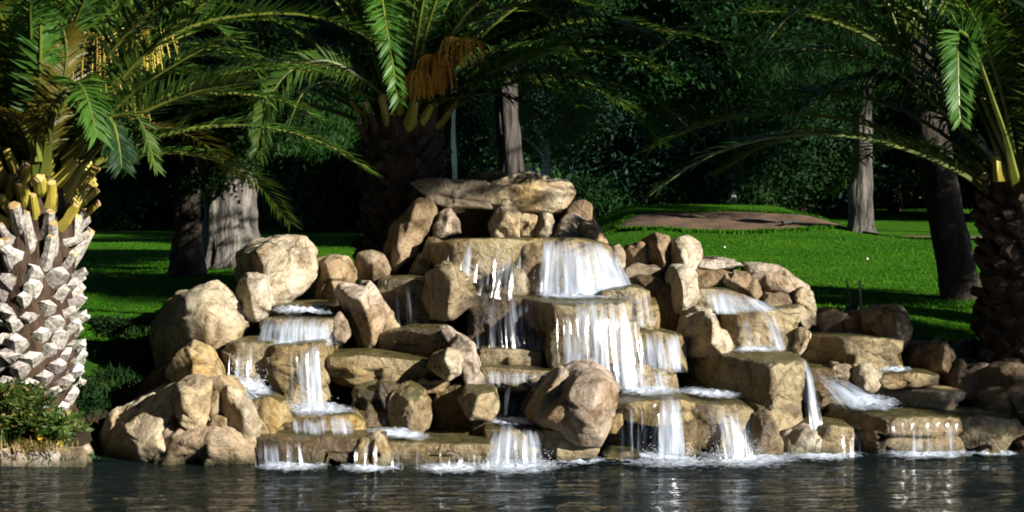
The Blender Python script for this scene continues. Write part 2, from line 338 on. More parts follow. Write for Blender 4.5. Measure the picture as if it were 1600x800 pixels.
# earth-coloured strip standing in for the shaded band running on from the bunker
def strip():
    nu, nv = 60, 6; v = []
    for j in range(nv):
        for i in range(nu):
            s = i / (nu - 1); t = j / (nv - 1); x = 6.9 + 9 * s; y = 37.6 - .8 * s + (t - .5) * (2.6 + .5 * math.sin(s * 17) + .3 * math.sin(s * 41)) * min(1, 6 * (1 - s), 6 * s + .2)
            v.append((x, y))
    v = np.array(v); z = height(v[:, 0], v[:, 1]) + .05
    tag(link('shade_strip', mesh('shade_strip', np.c_[v, z], grid_faces(nu, nv), M['sand'], smooth=True)), 'earth brown strip standing in for shade beside the bunker', kind='structure')
strip()
# pond
px_ = np.concatenate([np.linspace(-60, -7, 12), np.arange(-6.8, 7, .09), np.linspace(7, 60, 12)]); py_ = np.concatenate([np.linspace(1.2, 12, 20), np.arange(12.05, 17.2, .045)])
Xp, Yp = np.meshgrid(px_, py_)
Zp = .010 * fbm(np.c_[Xp.ravel() * 1.4, Yp.ravel() * 3.2, 0 * Xp.ravel()], 3) + .004 * perlin(np.c_[Xp.ravel() * 5, Yp.ravel() * 9, 0 * Xp.ravel()])
tag(link('pond_water', mesh('pond_water', np.c_[Xp.ravel(), Yp.ravel(), Zp], grid_faces(len(px_), len(py_)), M['pond'], smooth=True)), 'dark rippled pond reflecting the rocks', kind='structure')

# ------------------------------------------------------------------ rocks
def ico(sub):
    bm = bmesh.new(); bmesh.ops.create_icosphere(bm, subdivisions=sub, radius=1); bm.verts.ensure_lookup_table()
    v = np.array([q.co[:] for q in bm.verts]); f = np.array([[w.index for w in p.verts] for p in bm.faces]); bm.free(); return v, f
ICO = {k: ico(k) for k in (4, 5, 6)}
def hull_planes(q):
    bm = bmesh.new()
    for p in q: bm.verts.new(p)
    bmesh.ops.convex_hull(bm, input=bm.verts)
    bmesh.ops.recalc_face_normals(bm, faces=bm.faces)
    pl = []
    for f in bm.faces:
        if len(f.verts) < 3 or f.calc_area() < 1e-7: continue
        n = np.array(f.normal); h = float(n @ np.array(f.verts[0].co))
        if h < 0: n, h = -n, -h
        if all((n @ m[0]) < .995 for m in pl): pl.append((n, max(h, .05)))
    bm.free(); return pl
ROCKN = 0
def rock(name, label, D, pts, t=.7, mat='pale', front=(), sub=5, chips=12, p=95, rough=1., dents=(), strata=0., cat=None, flat=False, group=None, back=.82, drop=0):
    """pts: visible outline (px, py[, extra depth]); front: points standing proud of it; flat: level top (the back edge keeps its height)"""
    global ROCKN; ROCKN += 1; r = np.random.default_rng(ROCKN * 31 + 5)
    o3 = np.array([P(a[0], a[1], D + (a[2] if len(a) > 2 else 0)) for a in pts]); c0 = o3.mean(0)
    bk = o3.copy(); bk[:, 1] += t; bk[:, 0] = c0[0] + (bk[:, 0] - c0[0]) * back
    if not flat: bk[:, 2] = c0[2] + (bk[:, 2] - c0[2]) * back
    bk[:, 2] -= drop
    allp = [o3, bk]
    if len(front): allp.append(np.array([P(a[0], a[1], D + a[2]) for a in front]))
    A = np.concatenate(allp); c = (A.min(0) + A.max(0)) / 2; e = (A.max(0) - A.min(0)) / 2; q = (A - c) / e
    pl = hull_planes(q)
    keep = len(front) > 0 or flat
    for _ in range(min(chips, 4 if keep else 7)):
        n = r.normal(size=3) * (1, .55, .8); n[1] = -abs(n[1]) - .55 * r.random(); n /= np.linalg.norm(n)
        if flat and n[2] > .3: n[2] = -n[2]
        s = (q @ n).max(); pl.append((n, s * r.uniform(.88, .97) if keep else s * r.uniform(.84, .96)))
    d, F = ICO[sub]; N = np.array([a[0] / a[1] for a in pl])
    k = np.maximum(0, d @ N.T); rad = 1.01 / (k ** p).sum(1) ** (1 / p)
    w = c + d * rad[:, None] * e
    size = float(np.sort(e)[:2].mean())
    nn = d / e; nn /= np.linalg.norm(nn, axis=1)[:, None]
    so = r.uniform(0, 50, 3)
    a = min(.03 * size + .006, .02) * rough
    disp = a * fbm((w + so) * 1.9, 3) + .010 * rough * fbm((w + so) * 7.5, 3)
    cell = fbm((w + so) * 3.1 + 9, 2); disp += .014 * rough * (np.abs(cell) ** .7 - .35) * min(1, size * 2.2)
    cr = np.abs(perlin((w + so) * 1.55)); disp -= .012 * np.exp(-(cr / .025) ** 2) * rough * min(1, size * 2.5)
    # fracture facets: each patch of the surface is its own slightly tilted plane, with small steps between
    K = int(np.clip(9 + 16 * size, 9, 22)); fp = w[r.integers(0, len(w), K)]; tl = r.normal(0, .17, (K, 3)) * rough ** .5; of = r.normal(0, .010, K) * min(1, size * 3)
    wd = w + .05 * np.stack([perlin((w + so) * 3 + q) for q in (0, 7, 13)], -1)
    dk = np.linalg.norm(wd[:, None] - fp[None], axis=2); wk = np.exp(-(dk - dk.min(1, keepdims=True)) * 120); wk /= wk.sum(1, keepdims=True)
    fd = (wk * (of + np.einsum('nki,ki->nk', w[:, None] - fp[None], tl))).sum(1)
    lim = min(.06, size * .16) * rough ** 1.5; disp += np.clip(fd, -lim, lim * .7) * (1 if not flat else np.where(nn[:, 2] > .5, .15, 1.4))
    if strata:
        zz = w[:, 2] * strata + perlin((w + so) * 1.3) * .8; fr = np.abs((zz % 1) - .5) * 2
        disp -= .022 * np.exp(-((1 - fr) / .16) ** 2) * (1 - np.abs(nn[:, 2]))
    if flat: disp = disp * np.where(nn[:, 2] > .6, .35, 1)
    w = w + nn * disp[:, None]
    for (dx, dy, rp, dep) in dents:
        cx, _, cz = P(dx, dy, D); rr = rp * D / FPX
        dd = np.hypot(w[:, 0] - cx, w[:, 2] - cz) / rr
        w[:, 1] += dep * np.exp(-dd ** 4) * (w[:, 1] < c[1])
    base = np.array([c[0], c[1], max(w[:, 2].min(), 0)]) if False else np.array([c[0], c[1], w[:, 2].min()])
    ob = link(name, mesh(name, w - base, F, M[mat], smooth=True), loc=base)
    tag(ob, label, cat or 'rock', group, 'thing'); return ob
def slab(name, label, D, top, bot, t=.8, mat='wet', **kw):
    """top and bot are left-to-right edges of the front face"""
    return rock(name, label, D, list(top) + list(bot)[::-1], t, mat, flat=True, chips=kw.pop('chips', 5), p=kw.pop('p', 60), back=kw.pop('back', .96), cat=kw.pop('cat', 'rock ledge'), rough=kw.pop('rough', 1.2), strata=kw.pop('strata', 2.6), **kw)

# --- left side, top to bottom
rock('boulder', 'large rounded cream boulder highest on the left flank, above the mossy pool', 18.6, [(366,425,.55),(371,397,.5),(398,377,.35),(440,371,.15),(472,373,.1),(494,396,.2),(495,420,.2),(480,450,.1),(455,470,0),(430,476,-.1),(400,472,0),(372,452,.4)], .8, 'pale', [(402,392,-.1),(418,440,-.25),(465,405,-.15)])
rock('boulder', 'small lumpy cream rock wedged under the large rounded boulder', 18.1, [(356,478,.3),(368,445,.3),(384,428,.1),(418,432,.05),(428,460,.1),(428,495,.1),(402,508,0),(372,502,.1)], .7, 'pale', [(392,465,-.2)], chips=5)
rock('boulder', 'tall cream boulder with forked crack and deeply shaded side', 17.5, [(240,505,.75),(250,475,.65),(275,452,.5),(330,437,.2),(350,462,.1),(364,482,.1),(386,508,.15),(378,532,.1),(352,556,0),(325,570,-.05),(285,566,.2),(240,590,.7)], .8, 'pale', [(284,475,0),(287,525,-.05),(325,490,-.25),(330,548,-.2)], dents=[(328,495,5,.05),(345,478,6,.03)])
rock('boulder', 'rounded brown boulder just right of the large cream boulder', 18.8, [(484,445,.4),(490,412,.3),(513,400,.15),(542,404,.1),(553,425,.15),(555,448,.15),(530,474,0),(490,470,.3)], .6, 'tan', [(512,418,-.12)], chips=6)
rock('boulder', 'small round tan boulder at the foot of the black palm trunk', 19.0, [(554,420,.2),(560,398,.15),(580,393,.05),(598,400,.05),(608,420,.1),(605,440,.1),(585,448,0),(562,443,.1)], .5, 'tan', [(585,410,-.1)], chips=5, sub=4)
rock('leaning_rock', 'tilted cream rock leaning right beside the upper left fall', 17.6, [(524,455,.45),(536,439,.3),(575,443,.1),(592,470,.1),(606,488,.1),(600,520,.05),(590,545,0),(576,548,0),(558,540,.35),(535,500,.5)], .6, 'pink', [(542,462,-.05),(565,472,-.2),(582,520,-.15)], cat='rock')
rock('boulder', 'small pale knob of rock against the right side of the tilted rock', 17.8, [(595,490,.1),(612,486,.05),(623,508,.1),(622,522,.1),(600,532,0)], .4, 'pale', chips=4, sub=4)
rock('pointed_rock', 'tall pointed grey-tan rock in front of the black palm trunk', 19.2, [(602,385,.35),(609,356,.3),(655,303,.12),(674,312,.15),(684,335,.15),(664,370,.1),(650,395,.1),(630,408,0),(613,432,.1),(604,405,.2)], .55, 'tan', [(640,348,-.12),(624,392,-.1)], cat='rock', chips=4)
rock('boulder', 'small grey rock between the pointed rock and the dark hollow', 19.1, [(676,352,.2),(682,332,.15),(704,326,.05),(716,345,.05),(721,366,.05),(690,376,0),(678,375,.1)], .5, 'tan', chips=4, sub=4)
rock('boulder', 'blackish rock under the pointed rock at the rim of the top pool', 18.9, [(640,420,.4),(655,395,.3),(668,368,.2),(682,372,.1),(700,376,.1),(690,400,.1),(672,425,0),(640,445,.1)], .7, 'dark', chips=6, sub=4)
# --- crest
rock('long_rock', 'long flat brown rock tongue pointing left along the crest', 19.4, [(640,288,.1),(662,283,.05),(715,284,0),(760,282,0),(800,292,0),(800,316,0),(760,326,0),(700,332,0),(690,318,.05),(680,298,.05)], .6, 'tan', [(740,305,-.1)], cat='rock', strata=3, chips=4)
rock('cap_rock', 'broad pale cap rock lying across the very top of the waterfall', 19.3, [(735,305,.2),(770,288,.2),(800,272,.15),(825,267,.1),(845,276,.1),(862,280,.1),(888,281,.1),(898,298,.1),(886,322,.05),(870,338,0),(850,334,0),(830,322,0),(780,322,0),(740,320,.1)], .8, 'pale', [(820,290,-.12),(865,300,-.15)], cat='rock', strata=3.2, chips=5)
rock('boulder', 'dark shaded rock behind the crest left of the cap rock', 20.2, [(715,300,.1),(722,284,.1),(745,268,0),(780,264,0),(800,276,0),(800,300,0)], .7, 'brown', chips=6, sub=4)
rock('boulder', 'pale rock with broken face under the cap rock, left of the niche wall', 19.3, [(765,350,.15),(773,322,.15),(790,313,.05),(806,316,.05),(812,340,.05),(815,372,.05),(768,374,.1)], .6, 'pale', [(790,335,-.1)], chips=7)
rock('boulder', 'pale blocky rock under the middle of the cap rock', 19.35, [(806,335,.05),(815,322,.05),(838,322,.05),(845,345,0),(842,373,0),(812,373,0)], .6, 'pale', [(828,350,-.08)], chips=7, strata=3)
rock('boulder', 'rounded pale rock under the lip of the cap rock', 19.3, [(838,345,.1),(846,326,.1),(858,328,.05),(866,350,0),(864,374,0),(838,374,0)], .6, 'pale', [(852,350,-.1)], chips=5)
rock('boulder', 'smooth tan boulder wedged right of the cap rock', 19.4, [(880,345,.1),(893,318,.1),(912,313,.05),(925,320,.05),(926,345,.05),(915,355,0),(890,352,0)], .5, 'tan', chips=4, sub=4)
rock('boulder', 'sloping pale rock running down to the right rim of the top pool', 19.1, [(864,372,.1),(872,352,.1),(884,338,.1),(900,335,.05),(925,355,.05),(925,375,0),(870,378,.05)], .5, 'pink', chips=4, sub=4)
rock('boulder', 'steep pale rock forming the right shoulder of the top pool', 19.0, [(905,350,.1),(930,345,.1),(945,365,.1),(955,388,.1),(945,400,.05),(930,392,0),(912,376,0)], .5, 'pink', [(930,365,-.08)], chips=5, sub=4)
rock('rubble_wall', 'rock coloured dark for the shade at the back of the niche above the pool', 20.0, [(690,380,0),(700,325,0),(770,318,0),(930,330,0),(930,380,0)], .5, 'dark', chips=4, cat='rock')  # dark stone colour stands in for the niche's shade
# --- ridge right of the crest
rock('boulder', 'small cream rock at the left end of the ridge row', 18.9, [(944,400,.1),(950,386,.1),(968,382,.05),(976,400,.05),(974,425,0),(952,432,0)], .5, 'pale', chips=4, sub=4)
rock('boulder', 'dark low rock second in the ridge row', 19.0, [(972,405,.2),(982,382,.15),(1004,378,.05),(1014,390,.05),(1012,415,0),(975,420,.1)], .5, 'tan', chips=5, sub=4)
rock('boulder', 'rounded tan boulder with black left side in the ridge row', 18.9, [(1002,400,.35),(1008,375,.3),(1025,365,.15),(1045,370,.1),(1052,390,.1),(1050,420,0),(1032,426,0),(1005,420,.3)], .55, 'tan', [(1030,385,-.1),(1038,410,-.1)], chips=5)
rock('boulder', 'bright cream boulder with a sharp ridge at the right of the ridge row', 18.8, [(1046,395,.25),(1052,376,.2),(1075,370,.1),(1092,382,.1),(1100,402,.15),(1090,425,.1),(1078,438,0),(1050,425,.15)], .55, 'pale', [(1067,392,-.15),(1072,425,-.1)], chips=5)
rock('flat_rock', 'low flat tan rock along the foot of the ridge row', 18.7, [(970,424,.1),(995,414,.05),(1030,416,0),(1042,424,0),(1035,434,0),(975,436,0)], .4, 'tan', chips=3, sub=4, cat='rock')
rock('boulder', 'upright two-tone boulder left of the green pool', 18.1, [(1036,460,.5),(1040,430,.45),(1052,416,.3),(1075,414,.15),(1092,425,.1),(1092,460,.1),(1087,485,.05),(1068,497,0),(1040,495,.4)], .7, 'pale', [(1063,432,-.1),(1066,480,-.15)], chips=5)
rock('flat_rock', 'long flat pinkish coping stone behind the green pool', 18.9, [(1088,418,.05),(1095,406,.05),(1118,403,0),(1160,408,0),(1164,420,0),(1130,422,0),(1090,422,0)], .6, 'pink', chips=3, cat='rock', sub=5)
rock('boulder', 'squared ochre stone under the coping stone', 18.75, [(1084,440,.05),(1087,420,.05),(1136,421,0),(1134,448,0),(1090,449,0)], .5, 'tan', chips=3, sub=4)
rock('boulder', 'slanting tan rock under the coping, right of the squared stone', 18.6, [(1130,445,.1),(1133,424,.1),(1170,424,.05),(1185,440,.05),(1195,462,.05),(1188,474,0),(1160,462,0)], .6, 'tan', [(1150,440,-.05),(1178,462,-.08)], chips=4)
rock('long_rock', 'long smooth pinkish rock sloping down to the right over the pool', 18.7, [(1160,430,.2),(1163,411,.2),(1212,415,.1),(1240,432,.1),(1262,446,.1),(1274,470,.1),(1250,474,0),(1200,458,0),(1180,448,0)], .55, 'pink', [(1215,435,-.12)], chips=4, cat='rock')
rock('leaning_rock', 'cream leg-like rock propping the right end of the long smooth rock', 18.35, [(1238,465,.1),(1255,448,.1),(1270,455,.1),(1274,480,.1),(1282,512,.05),(1262,517,0),(1250,500,0)], .4, 'pale', chips=4, cat='rock')
rock('boulder', 'small flat brown stone on top of the stack beside the pool', 18.3, [(1193,470,.05),(1200,458,.05),(1234,461,0),(1239,473,0),(1228,480,0),(1198,477,0)], .4, 'tan', chips=3, sub=4)
rock('boulder', 'ochre stone at the bottom of the stack beside the pool', 18.2, [(1194,495,.05),(1200,478,.05),(1245,479,0),(1254,495,0),(1250,510,0),(1200,508,0)], .4, 'pale', chips=3, sub=4, strata=3)
slab('rock_ledge', 'wet ledge catching the green pool water on the upper right', 17.9, [(1128,484,.2),(1150,485,0),(1200,485,0),(1252,482,.05)], [(1132,552,.2),(1160,556,0),(1250,560,0)], .7, 'wet')
slab('rock_ledge', 'shallow mossy ledge holding the small green pool', 18.3, [(1090,451,.05),(1140,453,0),(1185,468,0)], [(1092,500,.05),(1140,500,0),(1190,500,0)], .5, 'wet')
rock('leaning_rock', 'small cream slab tilted right beside the diagonal stream', 17.7, [(1238,545,.1),(1248,515,.1),(1262,510,.05),(1269,520,.05),(1258,548,0),(1248,560,0)], .3, 'pale', chips=3, sub=4, cat='rock')
rock('boulder', 'angular boulder black on one side and pale gold on the other, above the big block', 17.3, [(1058,525,.6),(1066,495,.5),(1092,480,.3),(1118,488,.15),(1135,515,.15),(1146,545,.15),(1130,555,.1),(1070,560,.5)], .7, 'pale', [(1114,502,-.05),(1112,540,-.08)], chips=4)
slab('cliff_block', 'massive block with black flank and golden cracked face on the right', 16.75, [(1062,545,1.3),(1110,549,.75),(1206,568,0),(1262,562,.15)], [(1062,668,1.3),(1120,690,.7),(1212,712,0),(1262,715,.15)], 1.0, 'wet', rough=.9, cat='rock', strata=1.6)
# --- right side
rock('boulder', 'low brown boulder behind the ledge, left of the smaller brown one', 18.6, [(1274,505,.1),(1280,488,.1),(1305,484,.05),(1325,492,.05),(1335,515,0),(1325,524,0),(1280,524,0)], .5, 'brown', chips=5, sub=4)
rock('boulder', 'smaller brown boulder with a pale side beside the spiky plant', 18.5, [(1315,505,.1),(1325,490,.1),(1345,486,.05),(1358,490,.05),(1360,520,0),(1345,526,0),(1320,520,0)], .5, 'tan', chips=5, sub=4)
rock('boulder', 'dark boulder with a smooth pale right side, under the spiky plant', 17.85, [(1355,515,.4),(1358,490,.35),(1380,478,.25),(1404,476,.15),(1418,488,.1),(1428,530,.1),(1420,548,.05),(1380,540,.1)], .6, 'tan', [(1398,490,-.05),(1408,535,-.05)], chips=5)
slab('rock_ledge', 'thick golden ledge with dark left half below the brown boulders', 17.6, [(1262,524,.5),(1318,527,.05),(1350,527,0),(1420,532,.05)], [(1262,580,.5),(1320,588,.1),(1360,596,0),(1412,590,.05)], .8, 'wet', strata=0, rough=1.3, cat='rock')
rock('boulder', 'cracked pale stone wedged under the thick golden ledge', 17.15, [(1330,595,.1),(1338,572,.1),(1365,568,.05),(1384,578,.05),(1382,600,.05),(1365,618,0),(1345,608,0)], .4, 'pale', chips=6, sub=4)
rock('boulder', 'small orange-brown stone beside the cracked pale stone', 17.3, [(1298,578,.1),(1305,568,.1),(1330,572,.05),(1342,585,.0),(1325,594,0),(1302,592,0)], .4, 'tan', chips=4, sub=4)
slab('rock_ledge', 'dark shaded ledge behind the sideways white flow', 17.3, [(1262,575,.1),(1300,577,0),(1345,592,0)], [(1262,640,.1),(1300,640,0),(1345,640,0)], .6, 'dark')
slab('rock_ledge', 'narrow golden shelf on the right, uppermost of two', 17.1, [(1376,585,.1),(1420,583,0),(1470,586,0)], [(1376,604,.1),(1420,604,0),(1468,602,0)], .7, 'wet', sub=4)
slab('rock_ledge', 'pale-ended shelf just below the narrow golden shelf', 16.95, [(1366,606,.5),(1470,612,.0),(1512,612,.15)], [(1370,630,.5),(1472,650,0),(1498,648,.15)], .6, 'pale', sub=5)
rock('boulder', 'shaded boulder with a lit tan right edge near the right palm', 17.6, [(1416,560,.55),(1422,538,.5),(1450,534,.3),(1478,536,.1),(1495,548,.1),(1502,565,.1),(1485,585,.0),(1425,582,.5)], .6, 'tan', [(1474,545,-.05),(1472,580,-.05)], chips=4)
rock('boulder', 'whitish rock showing behind the shaded boulder by the right palm', 18.2, [(1490,560,.1),(1500,538,.1),(1520,530,0),(1532,545,0),(1532,575,0),(1495,580,0)], .4, 'pink', chips=7, sub=4)
rock('boulder', 'dark tan rock with a sunlit top at the foot of the right palm', 17.3, [(1478,590,.4),(1500,566,.3),(1540,566,.1),(1560,575,.1),(1565,620,0),(1500,630,.1)], .7, 'brown', chips=6)
rock('boulder', 'large dark boulder below the right palm trunk', 16.9, [(1520,600,.5),(1550,578,.4),(1600,570,.2),(1650,580,.2),(1680,640,0),(1600,665,0),(1530,655,.1)], .7, 'brown', chips=8)
slab('waterside_rock', 'broad dripping block with black left flank at the right waterline', 16.3, [(1300,632,.9),(1385,655,.05),(1445,650,0),(1512,652,.1)], [(1290,700,.9),(1385,716,.05),(1440,718,0),(1505,714,.1)], .9, 'wet', rough=1.1, cat='rock', strata=0)
slab('waterside_rock', 'long low golden rock at the right waterline, beyond the dripping block', 16.45, [(1490,650,.1),(1540,650,0),(1590,655,0),(1602,672,.1)], [(1490,712,.1),(1530,714,0),(1580,712,.05)], .8, 'wet', cat='rock', strata=0)
rock('boulder', 'low dark rock at the far right end of the waterline', 16.3, [(1590,690,.1),(1605,675,.1),(1660,668,.1),(1680,715,0),(1600,718,0)], .6, 'brown', chips=5, sub=4)
rock('pebble_rock', 'small brown pointed stone in front of the long low golden rock', 16.2, [(1534,705,.05),(1548,694,.05),(1562,700,0),(1566,715,0),(1536,716,0)], .25, 'tan', chips=4, sub=4, cat='rock')
slab('waterside_rock', 'low squared rock below the corner fall at the waterline', 16.2, [(1266,668,.2),(1300,664,0),(1334,668,.05)], [(1262,716,.1),(1300,718,0),(1336,714,.05)], .7, 'wet', cat='rock', strata=1)
rock('boulder', 'rounded tan rock tucked under the cliff block at the waterline', 16.2, [(1222,700,.15),(1232,678,.15),(1260,666,.1),(1282,672,.0),(1284,716,0),(1228,718,.0)], .4, 'pale', chips=4)
rock('boulder', 'mossy rounded rock under the left corner of the cliff block', 16.1, [(1172,650,.2),(1182,632,.2),(1200,640,.1),(1222,690,.0),(1222,716,0),(1180,718,0),(1172,690,.1)], .5, 'wet', chips=5)
# --- centre
slab('rock_ledge', 'curved golden ledge whose three streams fall into the pond', 16.15, [(1078,628,.15),(1120,632,0),(1165,634,.1),(1184,645,.2)], [(1082,712,.15),(1120,716,.05),(1190,716,.2)], .8, 'wet', strata=1.2)
slab('rock_ledge', 'overhanging ochre shelf with a black hollow beneath its lip', 15.95, [(950,628,.15),(990,628,0),(1060,622,0),(1088,630,.1)], [(955,658,.15),(990,660,0),(1060,668,0),(1088,668,.1)], .9, 'wet', strata=0)
rock('boulder', 'squat ochre pillar holding up the right end of the overhanging shelf', 16.0, [(1056,668,.1),(1060,650,.1),(1092,650,.05),(1096,714,0),(1066,716,0)], .6, 'wet', chips=4)
rock('boulder', 'small wet ochre knob under the left end of the overhanging shelf', 15.95, [(948,668,.1),(955,645,.05),(972,646,.05),(976,665,0),(965,680,0),(950,680,0)], .4, 'wet', chips=4, sub=4)
rock('boulder', 'rock coloured black for the shade at the back of the hollow under the shelf', 16.5, [(940,660,0),(1070,660,0),(1075,720,0),(940,720,0)], .4, 'dark', chips=6)  # hollow's shade put into the stone colour
rock('flat_rock', 'low wet stone at the waterline in front of the black hollow', 15.85, [(940,712,.05),(955,704,.05),(995,706,0),(1004,718,0),(945,722,0)], .4, 'wet', chips=3, sub=4, cat='rock')
rock('centre_boulder', 'large pinkish cream boulder with a black left flank, low in the centre', 15.75, [(815,640,.95),(835,608,.8),(870,582,.5),(905,566,.35),(935,565,.25),(968,585,.2),(977,612,.2),(962,640,.1),(945,668,.05),(935,692,0),(905,690,-.05),(870,672,.0),(852,664,.1),(830,668,.8)], .8, 'pink', [(903,578,.05),(890,608,-.16),(853,655,-.08),(938,598,-.2),(912,655,-.3)], cat='rock', chips=1, sub=6)
rock('boulder', 'wet ochre rock under the large pinkish boulder at the waterline', 15.75, [(848,668,.15),(865,668,.05),(925,690,0),(935,700,0),(932,716,0),(870,722,0),(850,710,.1)], .6, 'wet', chips=6)
slab('rock_ledge', 'low ledge with a curtain of water at the middle of the waterline', 15.85, [(755,668,.15),(790,672,0),(840,672,0),(862,672,.1)], [(758,728,.15),(800,730,0),(862,726,.1)], .8, 'wet', strata=0)
slab('waterside_rock', 'long low mossy rock with a sparkling wet end, left of the middle curtain', 15.65, [(592,690,.15),(650,692,.05),(700,696,0),(765,692,0),(772,702,.05)], [(596,732,.15),(660,734,.05),(720,736,0),(770,734,.05)], .85, 'wet', cat='rock', strata=0)
slab('waterside_rock', 'dark dripping slab with a pale cracked end at the left waterline', 15.6, [(395,682,.25),(430,682,.1),(520,684,.05),(560,684,0),(600,682,0),(606,700,.05)], [(398,732,.25),(440,734,.1),(540,736,0),(612,735,.05)], 1.0, 'dark', cat='rock', strata=0)
rock('boulder', 'pale gold cracked block at the end of the dark dripping slab', 15.45, [(554,706,.15),(560,690,.12),(588,676,.05),(600,684,.05),(610,712,.05),(612,736,0),(556,737,.05)], .4, 'pale', chips=5, dents=[(590,712,4,.05)])
slab('rock_ledge', 'low golden step below the twin left falls', 16.0, [(442,648,.2),(500,650,.02),(550,648,0),(570,662,.1)], [(446,686,.2),(520,690,0),(575,688,.1)], .8, 'wet', strata=0)
rock('boulder', 'squat pale boulder beside the foaming left pool', 15.9, [(376,650,.3),(390,626,.2),(420,624,.1),(440,632,.1),(452,660,.1),(430,682,0),(405,705,0),(385,690,.1)], .7, 'wet', chips=5)
outcrop = bpy.data.objects.new('outcrop', None); COL.objects.link(outcrop); outcrop.location = P(270, 725, 15.9); tag(outcrop, 'big weathered outcrop with deep hollows at the lower left corner of the rockwork', 'rock', None, 'thing')
for spec in (
    dict(D=15.85, pts=[(145,682,1.1),(178,645,.9),(215,622,.7),(262,600,.5),(285,602,.35),(300,640,.2),(300,690,.1),(300,735,0),(215,736,.1),(150,736,.7)], t=.9, mat='pale', front=[(196,668,.12),(212,700,-.02),(262,650,-.02),(250,700,-.18)], sub=6, chips=14, rough=1.4),
    dict(D=15.8, pts=[(240,700,.1),(262,668,.1),(300,662,.05),(345,668,.05),(392,672,.1),(404,700,.05),(398,735,0),(240,736,0)], t=.8, mat='pink', front=[(290,690,-.2),(350,690,-.22),(372,715,-.15)], chips=12, rough=1.4),
    dict(D=15.75, pts=[(266,612,.2),(276,597,.15),(300,592,.1),(330,596,.1),(322,612,.05),(306,625,0),(308,650,0),(322,672,0),(300,680,0),(282,665,.0),(278,640,.05)], t=.35, mat='pale', front=[(290,625,-.1)], chips=7, back=.95),
    dict(D=16.05, pts=[(300,615,0),(318,598,.0),(350,598,0),(358,630,0),(350,668,0),(318,675,0),(302,655,0)], t=.6, mat='tan', front=[(338,625,-.16),(332,650,-.14)], chips=8),
    dict(D=15.8, pts=[(322,597,.3),(345,590,.2),(372,608,.15),(392,640,.1),(406,668,.05),(400,705,0),(382,712,0),(376,680,.0),(366,650,.1),(350,625,.2),(335,612,.3)], t=.45, mat='pale', front=[(378,640,-.08)], chips=8, back=.95),
    dict(D=15.72, pts=[(326,668,0),(336,650,.02),(352,655,0),(354,672,0),(340,684,0)], t=.3, mat='pale', sub=4, chips=5)):
    o = rock('rock_lobe', None, spec.pop('D'), spec.pop('pts'), **spec); del o['category']; del o['kind']; o.location = o.location - outcrop.location; o.parent = outcrop
rock('boulder', 'rounded golden boulder on top of the weathered outcrop', 16.3, [(258,585,.4),(266,560,.35),(292,537,.2),(318,548,.1),(342,580,.1),(346,604,.05),(310,612,0),(262,612,.3)], .6, 'pale', [(304,555,.0),(302,592,-.1)], chips=5)
rock('boulder', 'fully shaded rock slope behind the golden boulder', 16.9, [(215,640,.5),(225,600,.4),(255,570,.2),(290,560,.1),(290,640,0)], .8, 'brown', chips=6)
slab('rock_ledge', 'ledge under the narrow outer left fall', 16.9, [(350,538,.2),(370,534,.05),(425,536,0)], [(352,604,.15),(380,610,0),(425,612,0)], .8, 'wet', strata=0, rough=1.2)
slab('rock_ledge', 'tall golden ledge under the wide inner left fall', 16.75, [(418,540,.15),(440,540,0),(505,540,0),(514,552,.08)], [(424,635,.2),(440,650,.0),(512,652,.08)], .9, 'wet', strata=1.2)
slab('rock_ledge', 'short upper left ledge with a low white curtain', 17.5, [(405,500,.25),(430,498,.02),(520,497,0),(528,510,.1)], [(408,548,.25),(440,550,.02),(525,552,.08)], .9, 'wet', strata=0)
slab('rock_ledge', 'dark mossy pool rim behind the upper left curtain', 18.0, [(425,478,.1),(470,476,0),(540,478,0)], [(425,510,.1),(540,510,0)], 1.0, 'dark', strata=0)
rock('boulder', 'small wet brown rock at the right end of the upper left curtain', 17.45, [(518,505,.1),(530,486,.1),(542,500,.05),(546,525,0),(536,535,0),(520,530,0)], .35, 'tan', chips=4, sub=4)
slab('rock_ledge', 'wide ochre ledge in deep shade left of centre', 16.75, [(508,558,.1),(560,556,.0),(620,560,0),(668,564,0),(690,580,.1)], [(510,602,.1),(560,606,0),(640,606,0),(692,600,.1)], 1.0, 'wet', strata=1.3, rough=1.2)
rock('boulder', 'small ochre stone under the right end of the wide ochre ledge', 16.5, [(640,605,.1),(655,592,.1),(690,590,.05),(702,600,.05),(690,615,0),(665,618,0)], .4, 'wet', chips=4, sub=4)
rock('boulder', 'wet brown boulder split by a thin stream', 16.3, [(545,640,.2),(552,608,.2),(590,600,.1),(625,600,.1),(635,640,.05),(630,676,0),(570,680,0),(548,668,.1)], .6, 'dark', chips=6, dents=[(588,635,9,.12),(560,635,9,.1)])
rock('boulder', 'golden wet boulder catching the light under the wide ochre ledge', 16.15, [(606,640,.25),(612,606,.2),(640,600,.1),(662,610,.1),(676,640,.1),(675,676,.05),(640,680,0),(610,672,.1)], .6, 'wet', [(640,625,-.1)], chips=6)
rock('boulder', 'round cream boulder nested in the crook of the arched rock', 16.35, [(668,575,.25),(675,555,.25),(700,541,.1),(718,548,.05),(726,565,.1),(722,585,.05),(700,598,0),(686,590,.1)], .4, 'pale', [(694,560,-.02),(705,580,-.06)], chips=4)
rock('arched_rock', 'curved cream rock bending down to the right of the round boulder', 16.6, [(682,512,.4),(698,509,.35),(722,528,.2),(742,545,.1),(752,580,.05),(756,602,0),(728,602,0),(722,570,.05),(708,545,.2)], .35, 'pink', cat='rock', chips=3)
slab('rock_ledge', 'black shaded block behind the arched rock', 17.0, [(590,522,.6),(640,512,.3),(690,512,.1),(700,520,0)], [(590,560,.6),(640,566,.3),(700,575,0)], .8, 'dark', strata=0)
